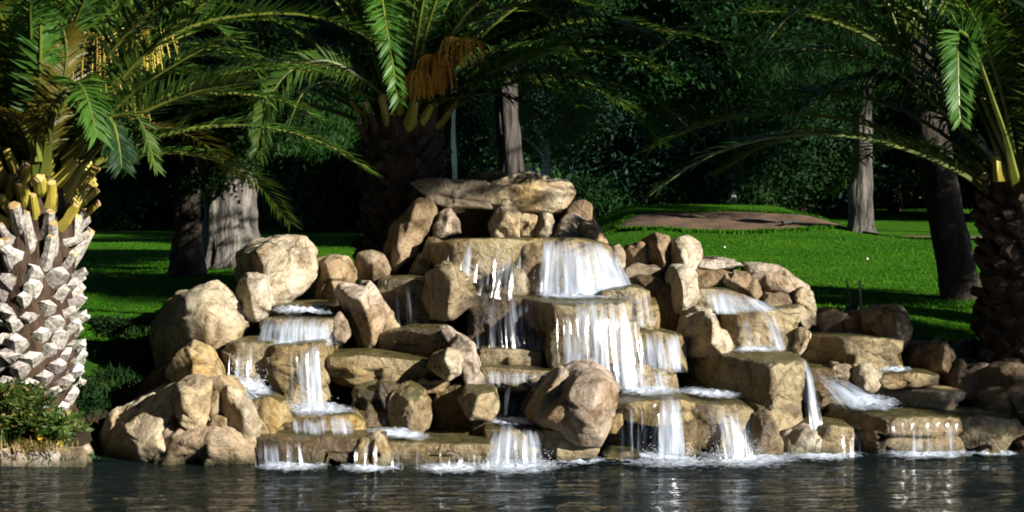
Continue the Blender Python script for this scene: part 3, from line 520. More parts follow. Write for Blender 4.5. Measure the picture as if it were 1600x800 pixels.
rock('boulder', 'black wet rock below the arched rock', 16.5, [(672,640,.3),(680,605,.2),(740,600,.1),(750,640,.0),(745,680,0),(676,680,.1)], .5, 'dark', chips=6)
rock('boulder', 'faceted golden boulder with dark upper facet beside the middle curtain', 16.05, [(716,625,.2),(725,605,.2),(752,604,.1),(774,610,.08),(778,636,.08),(766,655,0),(730,662,0),(726,645,.1)], .45, 'wet', [(752,615,-.02),(740,645,-.06)], chips=5)
rock('boulder', 'wet mossy rock beneath the faceted golden boulder', 16.2, [(735,668,.1),(742,656,.1),(775,656,.0),(775,690,0),(740,692,0)], .4, 'dark', chips=5, sub=4)
slab('rock_ledge', 'low wet step between the arched rock and the large pinkish boulder', 16.7, [(750,574,.1),(800,576,0),(866,580,.05)], [(752,600,.1),(810,604,0),(870,604,.05)], .8, 'wet', strata=0)
slab('rock_ledge', 'dim wet step under the bluish veil', 17.1, [(748,545,.1),(800,545,0),(850,550,.05)], [(750,575,.1),(800,578,0),(852,578,.05)], .7, 'wet', strata=0)
slab('rock_ledge', 'tall central ledge with black left flank under the brightest falls', 17.0, [(806,465,.9),(870,474,.02),(940,475,-.05),(988,470,.1)], [(812,600,.9),(868,612,.02),(940,614,0),(990,612,.1)], 1.1, 'wet', strata=1.4, cat='rock ledge')
rock('boulder', 'wet dark knob parting the stream under the top pool', 17.9, [(770,450,.2),(776,425,.2),(796,415,.1),(818,420,.08),(828,440,.1),(826,462,.05),(800,470,0),(772,468,.1)], .5, 'wet', [(806,435,-.06)], chips=4)
rock('boulder', 'glistening wet ochre boulder standing alone in the dark stream', 17.6, [(660,470,.45),(664,430,.4),(680,414,.25),(705,411,.1),(730,432,.1),(746,470,.12),(742,482,.1),(705,506,0),(675,500,.2)], .6, 'wet', [(690,432,.05),(706,440,-.12),(700,490,-.1)], chips=4)
slab('rock_ledge', 'wide top ledge whose lip spills the highest curtain', 18.3, [(672,380,.7),(700,377,.25),(760,377,.05),(850,377,0),(930,377,.05),(958,384,.2)], [(672,475,.7),(720,478,.2),(850,480,0),(975,478,.2)], 1.4, 'wet', strata=1.2, rough=1.1)
rock('boulder', 'mossy ochre bulge in the face of the top ledge', 18.25, [(800,415,.1),(806,385,.1),(840,380,0),(850,400,0),(842,430,0),(815,440,0)], .4, 'wet', chips=4, sub=4)
rock('boulder', 'tan wet block beside the bright curtain under the top ledge', 18.15, [(820,440,.1),(830,415,.1),(850,405,0),(858,440,0),(855,466,0),(828,466,0)], .4, 'dark', chips=5, sub=4)
slab('rock_ledge', 'stepped ledge under the bright right-hand shoulder fall', 17.45, [(940,455,.1),(990,448,0),(1015,455,.1)], [(950,520,.1),(1000,516,0),(1028,516,.1)], .8, 'wet', strata=0)
slab('rock_ledge', 'lower stepped ledge under the shoulder fall', 17.1, [(975,520,.1),(1030,518,0),(1066,525,.1)], [(980,584,.1),(1030,584,0),(1076,580,.1)], .8, 'wet', strata=0)
slab('rock_ledge', 'small golden step at the foot of the shoulder fall', 16.7, [(945,570,.1),(1000,568,0),(1050,582,.1)], [(950,618,.1),(1000,620,0),(1058,618,.1)], .7, 'wet', strata=0)
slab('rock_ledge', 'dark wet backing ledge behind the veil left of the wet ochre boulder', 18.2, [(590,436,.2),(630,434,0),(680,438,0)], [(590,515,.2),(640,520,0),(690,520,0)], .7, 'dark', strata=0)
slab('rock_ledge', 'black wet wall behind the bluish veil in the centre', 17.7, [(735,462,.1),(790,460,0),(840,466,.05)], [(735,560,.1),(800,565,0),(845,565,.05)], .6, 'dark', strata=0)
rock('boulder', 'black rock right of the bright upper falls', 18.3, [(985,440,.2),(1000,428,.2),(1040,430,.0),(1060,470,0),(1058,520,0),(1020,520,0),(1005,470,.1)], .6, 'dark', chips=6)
# --- left bank
for x0, x1, lab in ((-60, 40, 'pinkish edging stone with moss on top at the left waterline'), (38, 92, 'grassy edging stone in the middle of the left bank'), (88, 132, 'small shaded edging stone at the right end of the left bank')):
    rock('edging_stone', lab, 15.6, [(x0,722,.1),(x0+4,702,.1),(x1-6,699,.05),(x1,712,0),(x1,735,0),(x0,736,0)], .35, 'pink', chips=5, sub=4)

# ------------------------------------------------------------------ falling water, foam
def strip_interp(pts, u):
    p = np.array([P(*a) for a in pts]); s = np.r_[0, np.cumsum(np.linalg.norm(np.diff(p, axis=0), axis=1))]; s /= s[-1]
    return np.stack([np.interp(u, s, p[:, k]) for k in range(3)], -1)
FN = 0
def fall(label, lip, bot, mat='fall', back=.25, layers=1, pw=.6):
    global FN
    for L in range(layers):
        FN += 1; wid = abs(P(*lip[-1])[0] - P(*lip[0])[0]) + .05
        nu = max(8, int(wid / .018)); u = np.linspace(0, 1, nu); a = strip_interp(lip, u); b = strip_interp(bot, u)
        nb, nv = 6, 34; rows = []; vv = []
        ln = float(np.linalg.norm(a - b, axis=1).mean())
        for k in range(nb):
            f = 1 - k / nb; r = a.copy(); r[:, 1] += back * f; r[:, 2] += .022; rows.append(r); vv.append(-back * f)
        for k in range(nv):
            f = k / (nv - 1); r = a + (b - a) * f; r[:, 1] = a[:, 1] - .085 + (b[:, 1] - a[:, 1]) * f ** pw; r[:, 0] = a[:, 0] + (b[:, 0] - a[:, 0]) * f ** .85
            r[:, 2] += .022 * (1 - f) - .02 * math.exp(-f * 12)
            rows.append(r); vv.append(ln * f)
        V = np.stack(rows); n = len(rows); vv = np.array(vv)
        U = np.tile(a[:, 0], (n, 1)); W = np.tile(vv[:, None], (1, nu))
        dis = .022 * perlin(np.c_[U.ravel() * 22, W.ravel() * 1.3, np.full(U.size, FN * 3.3)]).reshape(U.shape) + .012 * perlin(np.c_[U.ravel() * 55, W.ravel() * 2, np.full(U.size, FN * 5.1)]).reshape(U.shape)
        V[..., 1] -= (dis + L * .04) * np.clip(W * 8, .15, 1); V[..., 0] += dis * .4
        ed = np.minimum(1, np.minimum(u, 1 - u)[None] * wid / .10) * np.ones((n, 1)) * np.clip((ln * (1.0 + .10 * perlin(np.c_[u * wid * 9, u * 0 + FN, u * 0]))[None] - W) / .10 + .35, 0, 1) * np.clip(.5 + 1.5 * W / ln + .25 * perlin(np.c_[u * wid * 5, u * 0 + FN + .5, u * 0])[None], .1, 1) * np.clip((W + back) / (back * .6 + .01), 0, 1)
        me = mesh('waterfall', V.reshape(-1, 3), grid_faces(nu, n), M[mat], smooth=True, uv=np.stack([U + L * 7, W], -1).reshape(-1, 2))
        at = me.attributes.new('edge', 'FLOAT', 'POINT'); at.data.foreach_set('value', ed.ravel().astype(np.float32))
        o = link('waterfall', me); tag(o, label if L == 0 else 'loose outer strands of ' + label, kind='structure')
def foam(label, pts, z=None, h=.03, name='foam'):
    """pts: outline of a level foaming patch on screen (py gives its distance on the level z); z None: the given depth"""
    q = np.array([P(*a) if len(a) == 3 else P(a[0], a[1], (CAM_Z - z) * FPX / (a[1] - HOR)) for a in pts]); c = q.mean(0)
    th = np.arctan2(q[:, 1] - c[1], q[:, 0] - c[0]); o = np.argsort(th); th = th[o]; q = q[o]
    na, nr = 72, 22; T = np.linspace(-math.pi, math.pi, na, endpoint=False)
    rad = np.interp(T, np.r_[th - 2 * math.pi, th, th + 2 * math.pi], np.tile(np.linalg.norm((q - c)[:, :2], axis=1), 3))
    zz = np.interp(T, np.r_[th - 2 * math.pi, th, th + 2 * math.pi], np.tile(q[:, 2], 3))
    rr = np.linspace(.02, 1, nr); V = np.zeros((nr, na, 3))
    V[..., 0] = c[0] + rr[:, None] * rad * np.cos(T); V[..., 1] = c[1] + rr[:, None] * rad * np.sin(T); V[..., 2] = c[2] + (zz - c[2]) * rr[:, None]
    w = V.reshape(-1, 3); e = np.repeat(1 - rr ** 1.5, na)
    w[:, 2] += .012 + h * (.4 + np.abs(fbm(np.c_[w[:, 0] * 9, w[:, 1] * 9, w[:, 2] * 0], 3))) * np.minimum(1, e * 3)
    i = np.arange(nr * na).reshape(nr, na); j = np.roll(i, -1, 1); f = np.stack([i[:-1], j[:-1], j[1:], i[1:]], -1).reshape(-1, 4)
    me = mesh(name, w, f, M['foam'], smooth=True); at = me.attributes.new('edge', 'FLOAT', 'POINT'); at.data.foreach_set('value', e.astype(np.float32))
    tag(link(name, me), label, kind='stuff')
fall('bright white curtain spilling from the right half of the top ledge', [(842,379,18.25),(900,379,18.22),(957,386,18.4)], [(832,462,17.95),(900,466,17.8),(1002,466,17.9)], 'fall_heavy', .3, 2)
fall('thin trickles over the dark left half of the top ledge', [(690,381,18.5),(770,380,18.25),(850,379,18.25)], [(680,450,18.3),(760,452,18.05),(848,455,18.0)], 'fall_thin', .3, 1)
fall('narrow bright trickle left of the parting knob', [(728,381,18.25),(750,380,18.2)], [(715,440,18.0),(745,440,18.0)], 'fall', .2, 1)
fall('water sliding over the dark knob', [(765,405,18.0),(800,400,17.95),(832,410,18.0)], [(745,460,17.7),(800,470,17.75),(840,462,17.75)], 'veil', .1, 1)
fall('bluish veil dropping into the dark centre', [(725,440,17.8),(790,455,17.6),(840,462,17.7)], [(735,560,17.3),(790,565,17.3),(850,565,17.3)], 'veil', .1, 2)
fall('bluish veil left of the wet ochre boulder', [(598,438,18.15),(640,436,18.1),(672,440,18.1)], [(605,520,17.8),(640,520,17.8),(675,520,17.8)], 'veil', .2, 1)
fall('tall streaked fall down the central ledge', [(868,476,16.97),(930,477,16.92),(990,472,17.05)], [(872,600,16.75),(930,612,16.7),(1000,608,16.75)], 'fall', .3, 2)
fall('bright edge fall at the right of the central ledge', [(945,476,16.9),(992,471,17.0)], [(962,608,16.6),(1010,606,16.7)], 'fall_heavy', .3, 1)
fall('white shoulder fall right of the central ledge', [(962,452,17.45),(992,449,17.42),(1014,457,17.5)], [(972,512,17.2),(1000,512,17.15),(1028,512,17.2)], 'fall_heavy', .4, 1)
fall('lower shoulder fall over the second step', [(985,520,17.1),(1030,519,17.05),(1066,526,17.15)], [(990,580,16.85),(1030,580,16.8),(1074,580,16.9)], 'fall', .4, 2)
fall('water fanning over the small golden step', [(948,570,16.7),(1000,569,16.65),(1050,583,16.75)], [(952,612,16.4),(990,616,16.4),(1062,612,16.45)], 'fall', .3, 1)
fall('strong white fall from the overhanging shelf', [(1022,624,15.9),(1068,624,15.92)], [(1018,716,15.75),(1076,716,15.75)], 'fall_heavy', .5, 2)
fall('thin broken strands from the left part of the overhanging shelf', [(965,630,15.9),(1025,626,15.88)], [(968,715,15.8),(1025,715,15.8)], 'fall_thin', .3, 1)
fall('three curved streams from the golden ledge into the pond', [(1095,631,16.1),(1140,635,16.08),(1168,637,16.2)], [(1120,714,15.85),(1150,714,15.85),(1178,714,15.9)], 'fall', .7, 2)
fall('curtain of water at the middle of the waterline', [(762,671,15.85),(800,673,15.8),(852,674,15.85)], [(752,730,15.65),(800,732,15.65),(862,728,15.65)], 'fall_heavy', .5, 1)
fall('loose strands over the long mossy rock', [(690,697,15.62),(766,694,15.62)], [(690,734,15.5),(768,734,15.5)], 'fall_thin', .3, 1)
fall('small drips along the foot of the long mossy rock', [(600,700,15.7),(690,700,15.6)], [(600,733,15.6),(690,734,15.55)], 'fall_thin', .2, 1)
fall('sheet of strands over the dark slab at the left waterline', [(400,684,15.75),(480,684,15.6)], [(402,732,15.6),(490,733,15.5)], 'fall', .5, 1)
fall('single trickle down the pale cracked end block', [(555,688,15.5),(600,686,15.5)], [(552,734,15.38),(604,734,15.4)], 'fall_thin', .3, 1)
fall('narrow outer left fall', [(356,537,16.88),(412,537,16.85)], [(352,600,16.7),(408,604,16.7)], 'fall', .4, 1)
fall('wide inner left fall', [(448,542,16.72),(508,542,16.72)], [(452,640,16.6),(516,640,16.6)], 'fall_heavy', .5, 1)
fall('low white curtain at the upper left', [(412,501,17.5),(470,499,17.45),(524,499,17.48)], [(402,540,17.2),(470,542,17.1),(528,544,17.2)], 'fall_heavy', .5, 2)
fall('sliding water over the low golden step', [(448,650,15.98),(560,651,15.95)], [(450,680,15.85),(566,682,15.85)], 'fall', .5, 1)
fall('thin stream splitting the wet brown boulder', [(590,580,16.7),(606,582,16.7)], [(594,668,16.05),(612,668,16.05)], 'fall', .1, 1, pw=.35)
fall('foamy slope of water beside the squat pale boulder', [(352,598,16.6),(425,618,16.5)], [(380,628,16.1),(470,650,16.1)], 'fall', .2, 1)
fall('frothy slide out of the green pool', [(1092,455,18.2),(1140,457,18.15),(1186,470,18.15)], [(1094,490,17.9),(1150,490,17.85),(1230,484,17.85)], 'fall_heavy', .4, 1)
fall('thin water over the upper right ledge', [(1140,487,17.85),(1200,487,17.83),(1225,486,17.85)], [(1140,552,17.5),(1190,552,17.4),(1225,552,17.4)], 'fall_thin', .4, 1)
fall('diagonal bright stream over the upper right ledge', [(1178,487,17.82),(1212,486,17.82)], [(1200,548,17.3),(1242,548,17.35)], 'fall_heavy', .4, 1)
fall('corner fall down the right edge of the cliff block', [(1242,566,16.78),(1264,566,16.8)], [(1262,708,16.3),(1286,708,16.4)], 'fall_heavy', .4, 2)
fall('sideways white flow behind the dripping block', [(1262,590,17.3),(1310,592,17.2)], [(1310,640,16.75),(1400,640,16.7)], 'fall_heavy', .2, 2)
fall('thin drips down the dripping block', [(1390,656,16.28),(1500,655,16.28)], [(1390,712,16.2),(1500,712,16.2)], 'fall_thin', .5, 1)
fall('two small spouts at the side of the low squared rock', [(1310,668,16.2),(1345,668,16.3)], [(1312,712,16.1),(1350,712,16.1)], 'fall_thin', .2, 1)
fall('shallow water over the step under the bluish veil', [(750,576,16.7),(866,582,16.7)], [(752,604,16.55),(868,606,16.55)], 'fall', .4, 1)
fall('bluish thread between the faceted boulder and the pinkish boulder', [(780,605,16.6),(840,607,16.6)], [(775,665,16.2),(830,668,16.2)], 'veil', .2, 1)
foam('froth at the foot of the highest curtain', [(828,468,17.6),(900,474,17.2),(985,470,17.3),(975,458,18.1),(900,456,18.3),(835,459,18.1)])
foam('froth on the overhanging shelf under the bright falls', [(955,618,16.3),(1000,626,16.0),(1080,618,16.3),(1050,606,16.8),(980,602,16.9)])
foam('froth on the curved golden ledge', [(1080,622,16.4),(1130,630,16.15),(1160,628,16.3),(1110,610,16.9),(1070,606,17.1)])
foam('froth in the small left pool', [(348,596,16.7),(375,618,16.3),(430,628,16.2),(420,605,16.6),(370,590,16.9)])
foam('froth under the wide inner left fall', [(430,634,16.5),(470,656,16.0),(560,656,16.0),(560,640,16.4),(480,628,16.6)])
foam('froth under the upper left curtain', [(395,536,17.2),(430,545,16.9),(530,545,16.9),(535,534,17.3)])
foam('froth at the lip behind the upper left curtain', [(415,494,17.7),(520,496,17.55),(525,484,18.1),(430,484,18.1)], h=.05)
foam('froth on the right hand flow', [(1300,630,16.9),(1330,645,16.5),(1420,642,16.5),(1400,625,16.9),(1330,612,17.2)])
foam('froth on the small shelf at the right', [(1372,586,17.1),(1420,586,17.05),(1415,576,17.4),(1380,577,17.4)])
foam('froth on the ledge under the thin water', [(1135,555,17.2),(1240,552,17.2),(1230,544,17.5),(1140,545,17.5)])
foam('froth on the middle waterline ledge', [(760,668,16.0),(850,670,15.9),(840,656,16.4),(765,656,16.4)])
foam('froth around the foot of the thin stream', [(560,672,16.0),(640,692,15.7),(680,694,15.7),(620,668,16.1)], h=.02)
for lab, pts in (('pond foam below the middle curtain', [(735,742),(800,752),(875,742),(880,722),(800,718),(745,722)]),
                 ('pond foam below the overhanging shelf', [(975,712),(1000,738),(1090,742),(1110,720),(1060,705),(1010,704)]),
                 ('pond foam below the curved streams', [(1085,735),(1150,742),(1250,732),(1240,708),(1170,702),(1100,706)]),
                 ('pond foam below the dark dripping slab', [(395,730),(450,744),(510,740),(500,724),(420,722)]),
                 ('pond foam below the pale end block', [(520,738),(580,746),(630,740),(620,726),(540,726)]),
                 ('pond foam below the long mossy rock', [(630,738),(700,746),(780,742),(770,727),(660,726)]),
                 ('pond foam below the corner fall', [(1225,722),(1290,728),(1350,720),(1330,704),(1250,704)]),
                 ('pond foam below the dripping block', [(1370,720),(1450,724),(1530,718),(1510,702),(1400,702)]),
                 ('thin line of foam along the right waterline', [(1500,712),(1560,718),(1600,712),(1560,706)]),
                 ('pond foam below the pinkish boulder', [(860,728),(900,734),(950,726),(930,714),(880,716)])):
    foam(lab, pts, z=0, h=.03)
# spray: droplets thrown up where the falls land
def spray(label, x0, x1, y, D, n, h=.14, sp=.18):
    r = np.random.default_rng(int(x0)); a = np.array(P(x0, y, D)); b = np.array(P(x1, y, D)); t = r.random(n)
    c = a + (b - a) * t[:, None] + np.c_[r.normal(0, .03, n), r.normal(0, sp * .5, n), np.abs(r.normal(0, h * .5, n))]
    s = r.uniform(.002, .0045, n)[:, None, None]
    tet = np.array([[1, 1, 1], [1, -1, -1], [-1, 1, -1], [-1, -1, 1]]) * .8
    v = (c[:, None] + tet[None] * s).reshape(-1, 3); f = (np.arange(n)[:, None, None] * 4 + np.array([[0, 1, 2], [0, 3, 1], [0, 2, 3], [1, 3, 2]])[None]).reshape(-1, 3)
    tag(link('spray', mesh('spray', v, f, M['spray'])), label, kind='stuff')
M['spray'] = simple('water_droplets', (.7, .74, .8), (.8, .84, .9), 3, .2, .5)
spray('droplets over the foam below the middle curtain', 750, 865, 730, 15.65, 500)
spray('droplets over the foam below the overhanging shelf', 1005, 1085, 718, 15.75, 500)
spray('droplets over the foam below the curved streams', 1110, 1190, 714, 15.85, 400)
spray('droplets at the foot of the highest curtain', 845, 975, 466, 17.8, 400)
spray('droplets in the small left pool', 352, 415, 602, 16.6, 300)
spray('droplets under the wide inner left fall', 445, 520, 642, 16.5, 300)

# ------------------------------------------------------------------ palms
def curve_pts(ctrl, n):
    p = np.array(ctrl, float); m = len(p)
    t = np.linspace(0, m - 1, n); i = np.clip(t.astype(int), 0, m - 2); f = (t - i)[:, None]
    g = np.vstack([2 * p[0] - p[1], p, 2 * p[-1] - p[-2]])
    a, b, c, d = g[i], g[i + 1], g[i + 2], g[i + 3]
    return .5 * (2 * b + (c - a) * f + (2 * a - 5 * b + 4 * c - d) * f ** 2 + (3 * b - a - 3 * c + d) * f ** 3)
def frond_mesh(ctrl, seed, L0=.48, n=72, mats=None, vee=.35, side=None, droop=.25, r0=.028, lw=.0155, bare=.13):
    """one feather leaf: arching stem plus two ranks of folded leaflets; material 0 leaflets, 1 stem"""
    r = np.random.default_rng(seed); mb = MB()
    pts = curve_pts(ctrl, 16); v, f = tube(pts, np.linspace(r0, .005, 16) * (1 + .8 * np.exp(-np.linspace(0, 12, 16))), 5); mb.add(v, q=f, m=1)
    C = curve_pts(ctrl, 200); seg = np.r_[0, np.cumsum(np.linalg.norm(np.diff(C, axis=0), axis=1))]; seg /= seg[-1]
    s = np.repeat(bare + (1 - bare) * (np.arange(n) + .5) / n, 2) + r.normal(0, .004, 2 * n); s = np.clip(s, 0, 1); sg = np.tile([1., -1.], n)
    B = np.stack([np.interp(s, seg, C[:, k]) for k in range(3)], -1)
    B2 = np.stack([np.interp(np.minimum(s + .01, 1.001), seg, C[:, k]) for k in range(3)], -1); B1 = np.stack([np.interp(s - .01, seg, C[:, k]) for k in range(3)], -1)
    T = B2 - B1; T /= np.linalg.norm(T, axis=1)[:, None] + 1e-9
    up = np.array([0, 0, 1.]) if side is None else np.array(side, float)
    S = np.cross(T, up); S /= np.linalg.norm(S, axis=1)[:, None] + 1e-6; U = np.cross(S, T)
    prof = np.sin(np.clip((s - bare) / (1 - bare), 0, 1) ** .6 * math.pi * .86 + .22); L = L0 * (.28 + .72 * prof) * r.uniform(.85, 1.1, 2 * n)
    fw = (.45 + .75 * s + r.normal(0, .09, 2 * n))[:, None]
    d = S * sg[:, None] + T * fw + U * (vee + r.normal(0, .16, 2 * n))[:, None]; d /= np.linalg.norm(d, axis=1)[:, None]
    g = np.array([0, 0, -1.]); wv = np.cross(d, U); wv = wv / (np.linalg.norm(wv, axis=1)[:, None] + 1e-6) + U * r.normal(0, .35, 2 * n)[:, None]
    wv /= np.linalg.norm(wv, axis=1)[:, None]; w = (lw * r.uniform(.8, 1.2, 2 * n))[:, None]
    Lc = L[:, None]; m = B + d * Lc * .45 + g * (droop * .12 * Lc); tp = B + d * Lc + g * (droop * Lc * r.uniform(.4, 1.2, 2 * n)[:, None])
    V = np.stack([B - wv * w * .6, B + wv * w * .6, m + wv * w, m - wv * w, tp], 1).reshape(-1, 3); k = np.arange(2 * n)[:, None] * 5
    mb.add(V, q=k + np.array([[0, 1, 2, 3]]), t=k + np.array([[3, 2, 4]]), m=0)
    return mb.mesh('frond', mats)
def boot_mesh(kind, seed, dk=False):
    r = np.random.default_rng(seed)
    if kind == 'cut':       # broad cut leaf base: rhomboid foot, raised pale end
        L, w0, w1, rise = r.uniform(.10, .15), .14, r.uniform(.085, .11), r.uniform(.06, .11)
        foot = np.array([[-.05, -w0, .02], [-.05, -w0 * .5, -.07], [-.05, 0, -.1], [-.05, w0 * .5, -.07], [-.05, w0, .02], [-.05, 0, .06]])
        tip = np.array([[L * .62, -w1, rise + .0], [L * .95, -w1 * .45, rise - .01], [L * 1.1, 0, rise - .03], [L * .95, w1 * .45, rise - .01], [L * .62, w1, rise + .0], [L * .7, 0, rise + .045]])
    else:                   # long fresh stub
        L, w0, w1, rise = r.uniform(.16, .24), .10, r.uniform(.045, .06), r.uniform(.22, .36)
        foot = np.array([[-.05, -w0, .02], [-.04, -w0 * .5, -.06], [-.04, 0, -.08], [-.04, w0 * .5, -.06], [-.05, w0, .02], [-.05, 0, .06]])
        tip = np.array([[L * .8, -w1, rise + .02], [L, -w1 * .5, rise - .01], [L * 1.03, 0, rise - .02], [L, w1 * .5, rise - .01], [L * .8, w1, rise + .02], [L * .7, 0, rise + .04]])
    mid = foot * .45 + tip * .55; mid[:, 1] *= .92; mid[:, 2] -= .012 if kind == 'cut' else .03
    tipi = tip.mean(0) + (tip - tip.mean(0)) * .8 + np.array([.006, 0, .012])
    V = np.concatenate([foot, mid, tip, tipi]); V += r.normal(0, .004, V.shape)
    q = []
    for a in range(3):
        for i in range(6):
            j = (i + 1) % 6; q.append((a * 6 + i, a * 6 + j, a * 6 + 6 + j, a * 6 + 6 + i))
    q += [(18, 19, 22, 23), (19, 20, 21, 22)]
    mi = [0] * 12 + [1] * 8
    mats = [M['boot'], M['boot_face']] if kind == 'cut' else ([M['petiole'], M['petiole_o']] if kind == 'fresh' else [M['boot'], M['petiole_o']])
    if dk and kind != 'fresh': mats = [M['boot_shade'], M['boot_shade' if kind == 'cut' else 'petiole_o']]  # shade-coloured leaf bases for the centre and right palms
    return mesh('leaf_base', V, np.array(q), mats, mi)
BOOTS = {k: [boot_mesh(k, i) for i in range(4)] for k in ('cut', 'fresh', 'old')}
BOOTS_SHADE = {k: [boot_mesh(k, i, True) for i in range(4)] for k in ('cut', 'fresh', 'old')}
def gen_frond(crown, az, el, L, r, curl):
    d = np.array([math.sin(az), -math.cos(az), 0]); p = np.array(crown) + d * .18; out_ = [p.copy()]; e = el; n = 7
    sw = r.normal(0, .08)
    for i in range(n):
        e2 = e - curl * ((i + .5) / n) ** 1.25
        a2 = az + sw * i / n; d = np.array([math.sin(a2), -math.cos(a2), 0])
        p = p + (d * math.cos(e2) + np.array([0, 0, 1]) * math.sin(e2)) * L / n; out_.append(p.copy())
    return out_
def palm(label, base, top, rb, rt, nf, seed, L=3.4, rings=0, fresh=2, explicit=(), fruit=None, skip=None, group='Canary style date palms round the waterfall', boots=True, elr=(.15, 1.4), lmats=None, dark=False, bark='palm_core'):
    r = np.random.default_rng(seed); base = np.array(base); top = np.array(top)
    root = bpy.data.objects.new('date_palm', None); COL.objects.link(root); root.location = base; root.empty_display_size = .2
    tag(root, label, 'palm tree', group, 'thing')
    H = top[2] - base[2]; t = np.linspace(-.06, 1, 30)
    ax = lambda s: base * (1 - s) + top * s
    rad = lambda s: (rb + (rt - rb) * s) * (1 + .18 * math.exp(-max(s, 0) * 9)) * .93
    v, f = tube([ax(s) for s in t], [rad(s) for s in t], 28, .12, seed)
    link('trunk', mesh('trunk', v - base, f, M[bark], smooth=True), root)
    cr = top + np.array([0, 0, .12])
    if boots:
        dz = .06; n = min(int(H / dz * 5.0), 290); zc = None
        for i in range(n):
            s = (i + .5) / n; a = i * 2.39996 + r.normal(0, .06)
            kind = 'cut'
            if s > 1 - fresh * .085 / H * 1.0: kind = 'fresh' if s > 1 - fresh * .05 / H else 'old'
            c = ax(s); rr = rad(s)
            # leave off those on the far side, hidden by the trunk
            if -math.cos(a) < -.35 and kind == 'cut': pass
            o = bpy.data.objects.new('leaf_base', random.choice((BOOTS_SHADE if dark else BOOTS)[kind])); COL.objects.link(o); o.parent = root
            o.location = c - base + np.array([math.sin(a), -math.cos(a), 0]) * rr * .97
            o.rotation_euler = (r.normal(0, .3), r.normal(-.05, .2), a - math.pi / 2 + r.normal(0, .08)); k = r.uniform(.72, 1.1); o.scale = (k, k * r.uniform(.85, 1.1), k)
    mats = lmats or [[M['leaflet'], M['rachis']], [M['leaflet_dk'], M['rachis']], [M['leaflet'], M['rachis']]]
    for i in range(nf):
        az = i * 2.39996 + r.normal(0, .15); s = (i + .5) / nf
        el = elr[0] + (elr[1] - elr[0]) * s ** .8 + r.normal(0, .06)
        if math.cos(az) > .1 and el < .75: continue
        if skip and skip(az, el, r): continue
        c = gen_frond(cr - np.array([0, 0, .35 * (1 - s)]), az, el + .35, L * r.uniform(.85, 1.08), r, 1.0 + .45 * r.random())
        link('frond', frond_mesh([p - base for p in c], seed * 100 + i, mats=mats[r.integers(len(mats))], n=66), root)
    for i, (ct, kw) in enumerate(explicit):
        pts = [np.array(P(*p)) - base for p in ct]
        kw = dict(kw); mk = kw.pop('m', 'leaflet')
        link('frond', frond_mesh(pts, seed * 77 + i, mats=[M[mk], M['rachis']], **kw), root)
    for (fx, fy, fd, wdt, hgt, nst, mk) in (fruit or ()):
        c = np.array(P(fx, fy, fd)) - base; mb = MB()
        main = curve_pts([cr - base + (c - (cr - base)) * .1, cr - base + (c - (cr - base)) * .6 + np.array([0, 0, .12]), c], 8); vv, ff = tube(main, np.linspace(.02, .012, 8), 5); mb.add(vv, q=ff)
        for k in range(nst):
            a = r.uniform(0, 2 * math.pi); rr = r.uniform(0, wdt); e = c + np.array([math.cos(a) * rr, math.sin(a) * rr, -hgt * r.uniform(.4, 1)])
            m1 = c + (e - c) * .4 + np.array([math.cos(a) * rr * .35, math.sin(a) * rr * .35, .06])
            vv, ff = tube(curve_pts([c, m1, e], 6), .0045, 3); mb.add(vv, q=ff)
            nb = 9; bt = curve_pts([c, m1, e], nb * 2)[nb:] + r.normal(0, .012, (nb, 3))
            oc = np.array([[1, 0, 0], [-1, 0, 0], [0, 1, 0], [0, -1, 0], [0, 0, 1], [0, 0, -1]]) * .008
            of = np.array([[0, 2, 4], [2, 1, 4], [1, 3, 4], [3, 0, 4], [2, 0, 5], [1, 2, 5], [3, 1, 5], [0, 3, 5]])
            mb.add((bt[:, None] + oc[None]).reshape(-1, 3), t=(np.arange(len(bt))[:, None, None] * 6 + of[None]).reshape(-1, 3))
        link('fruit_cluster', mb.mesh('fruit_cluster', [M[mk]]), root)
    return root

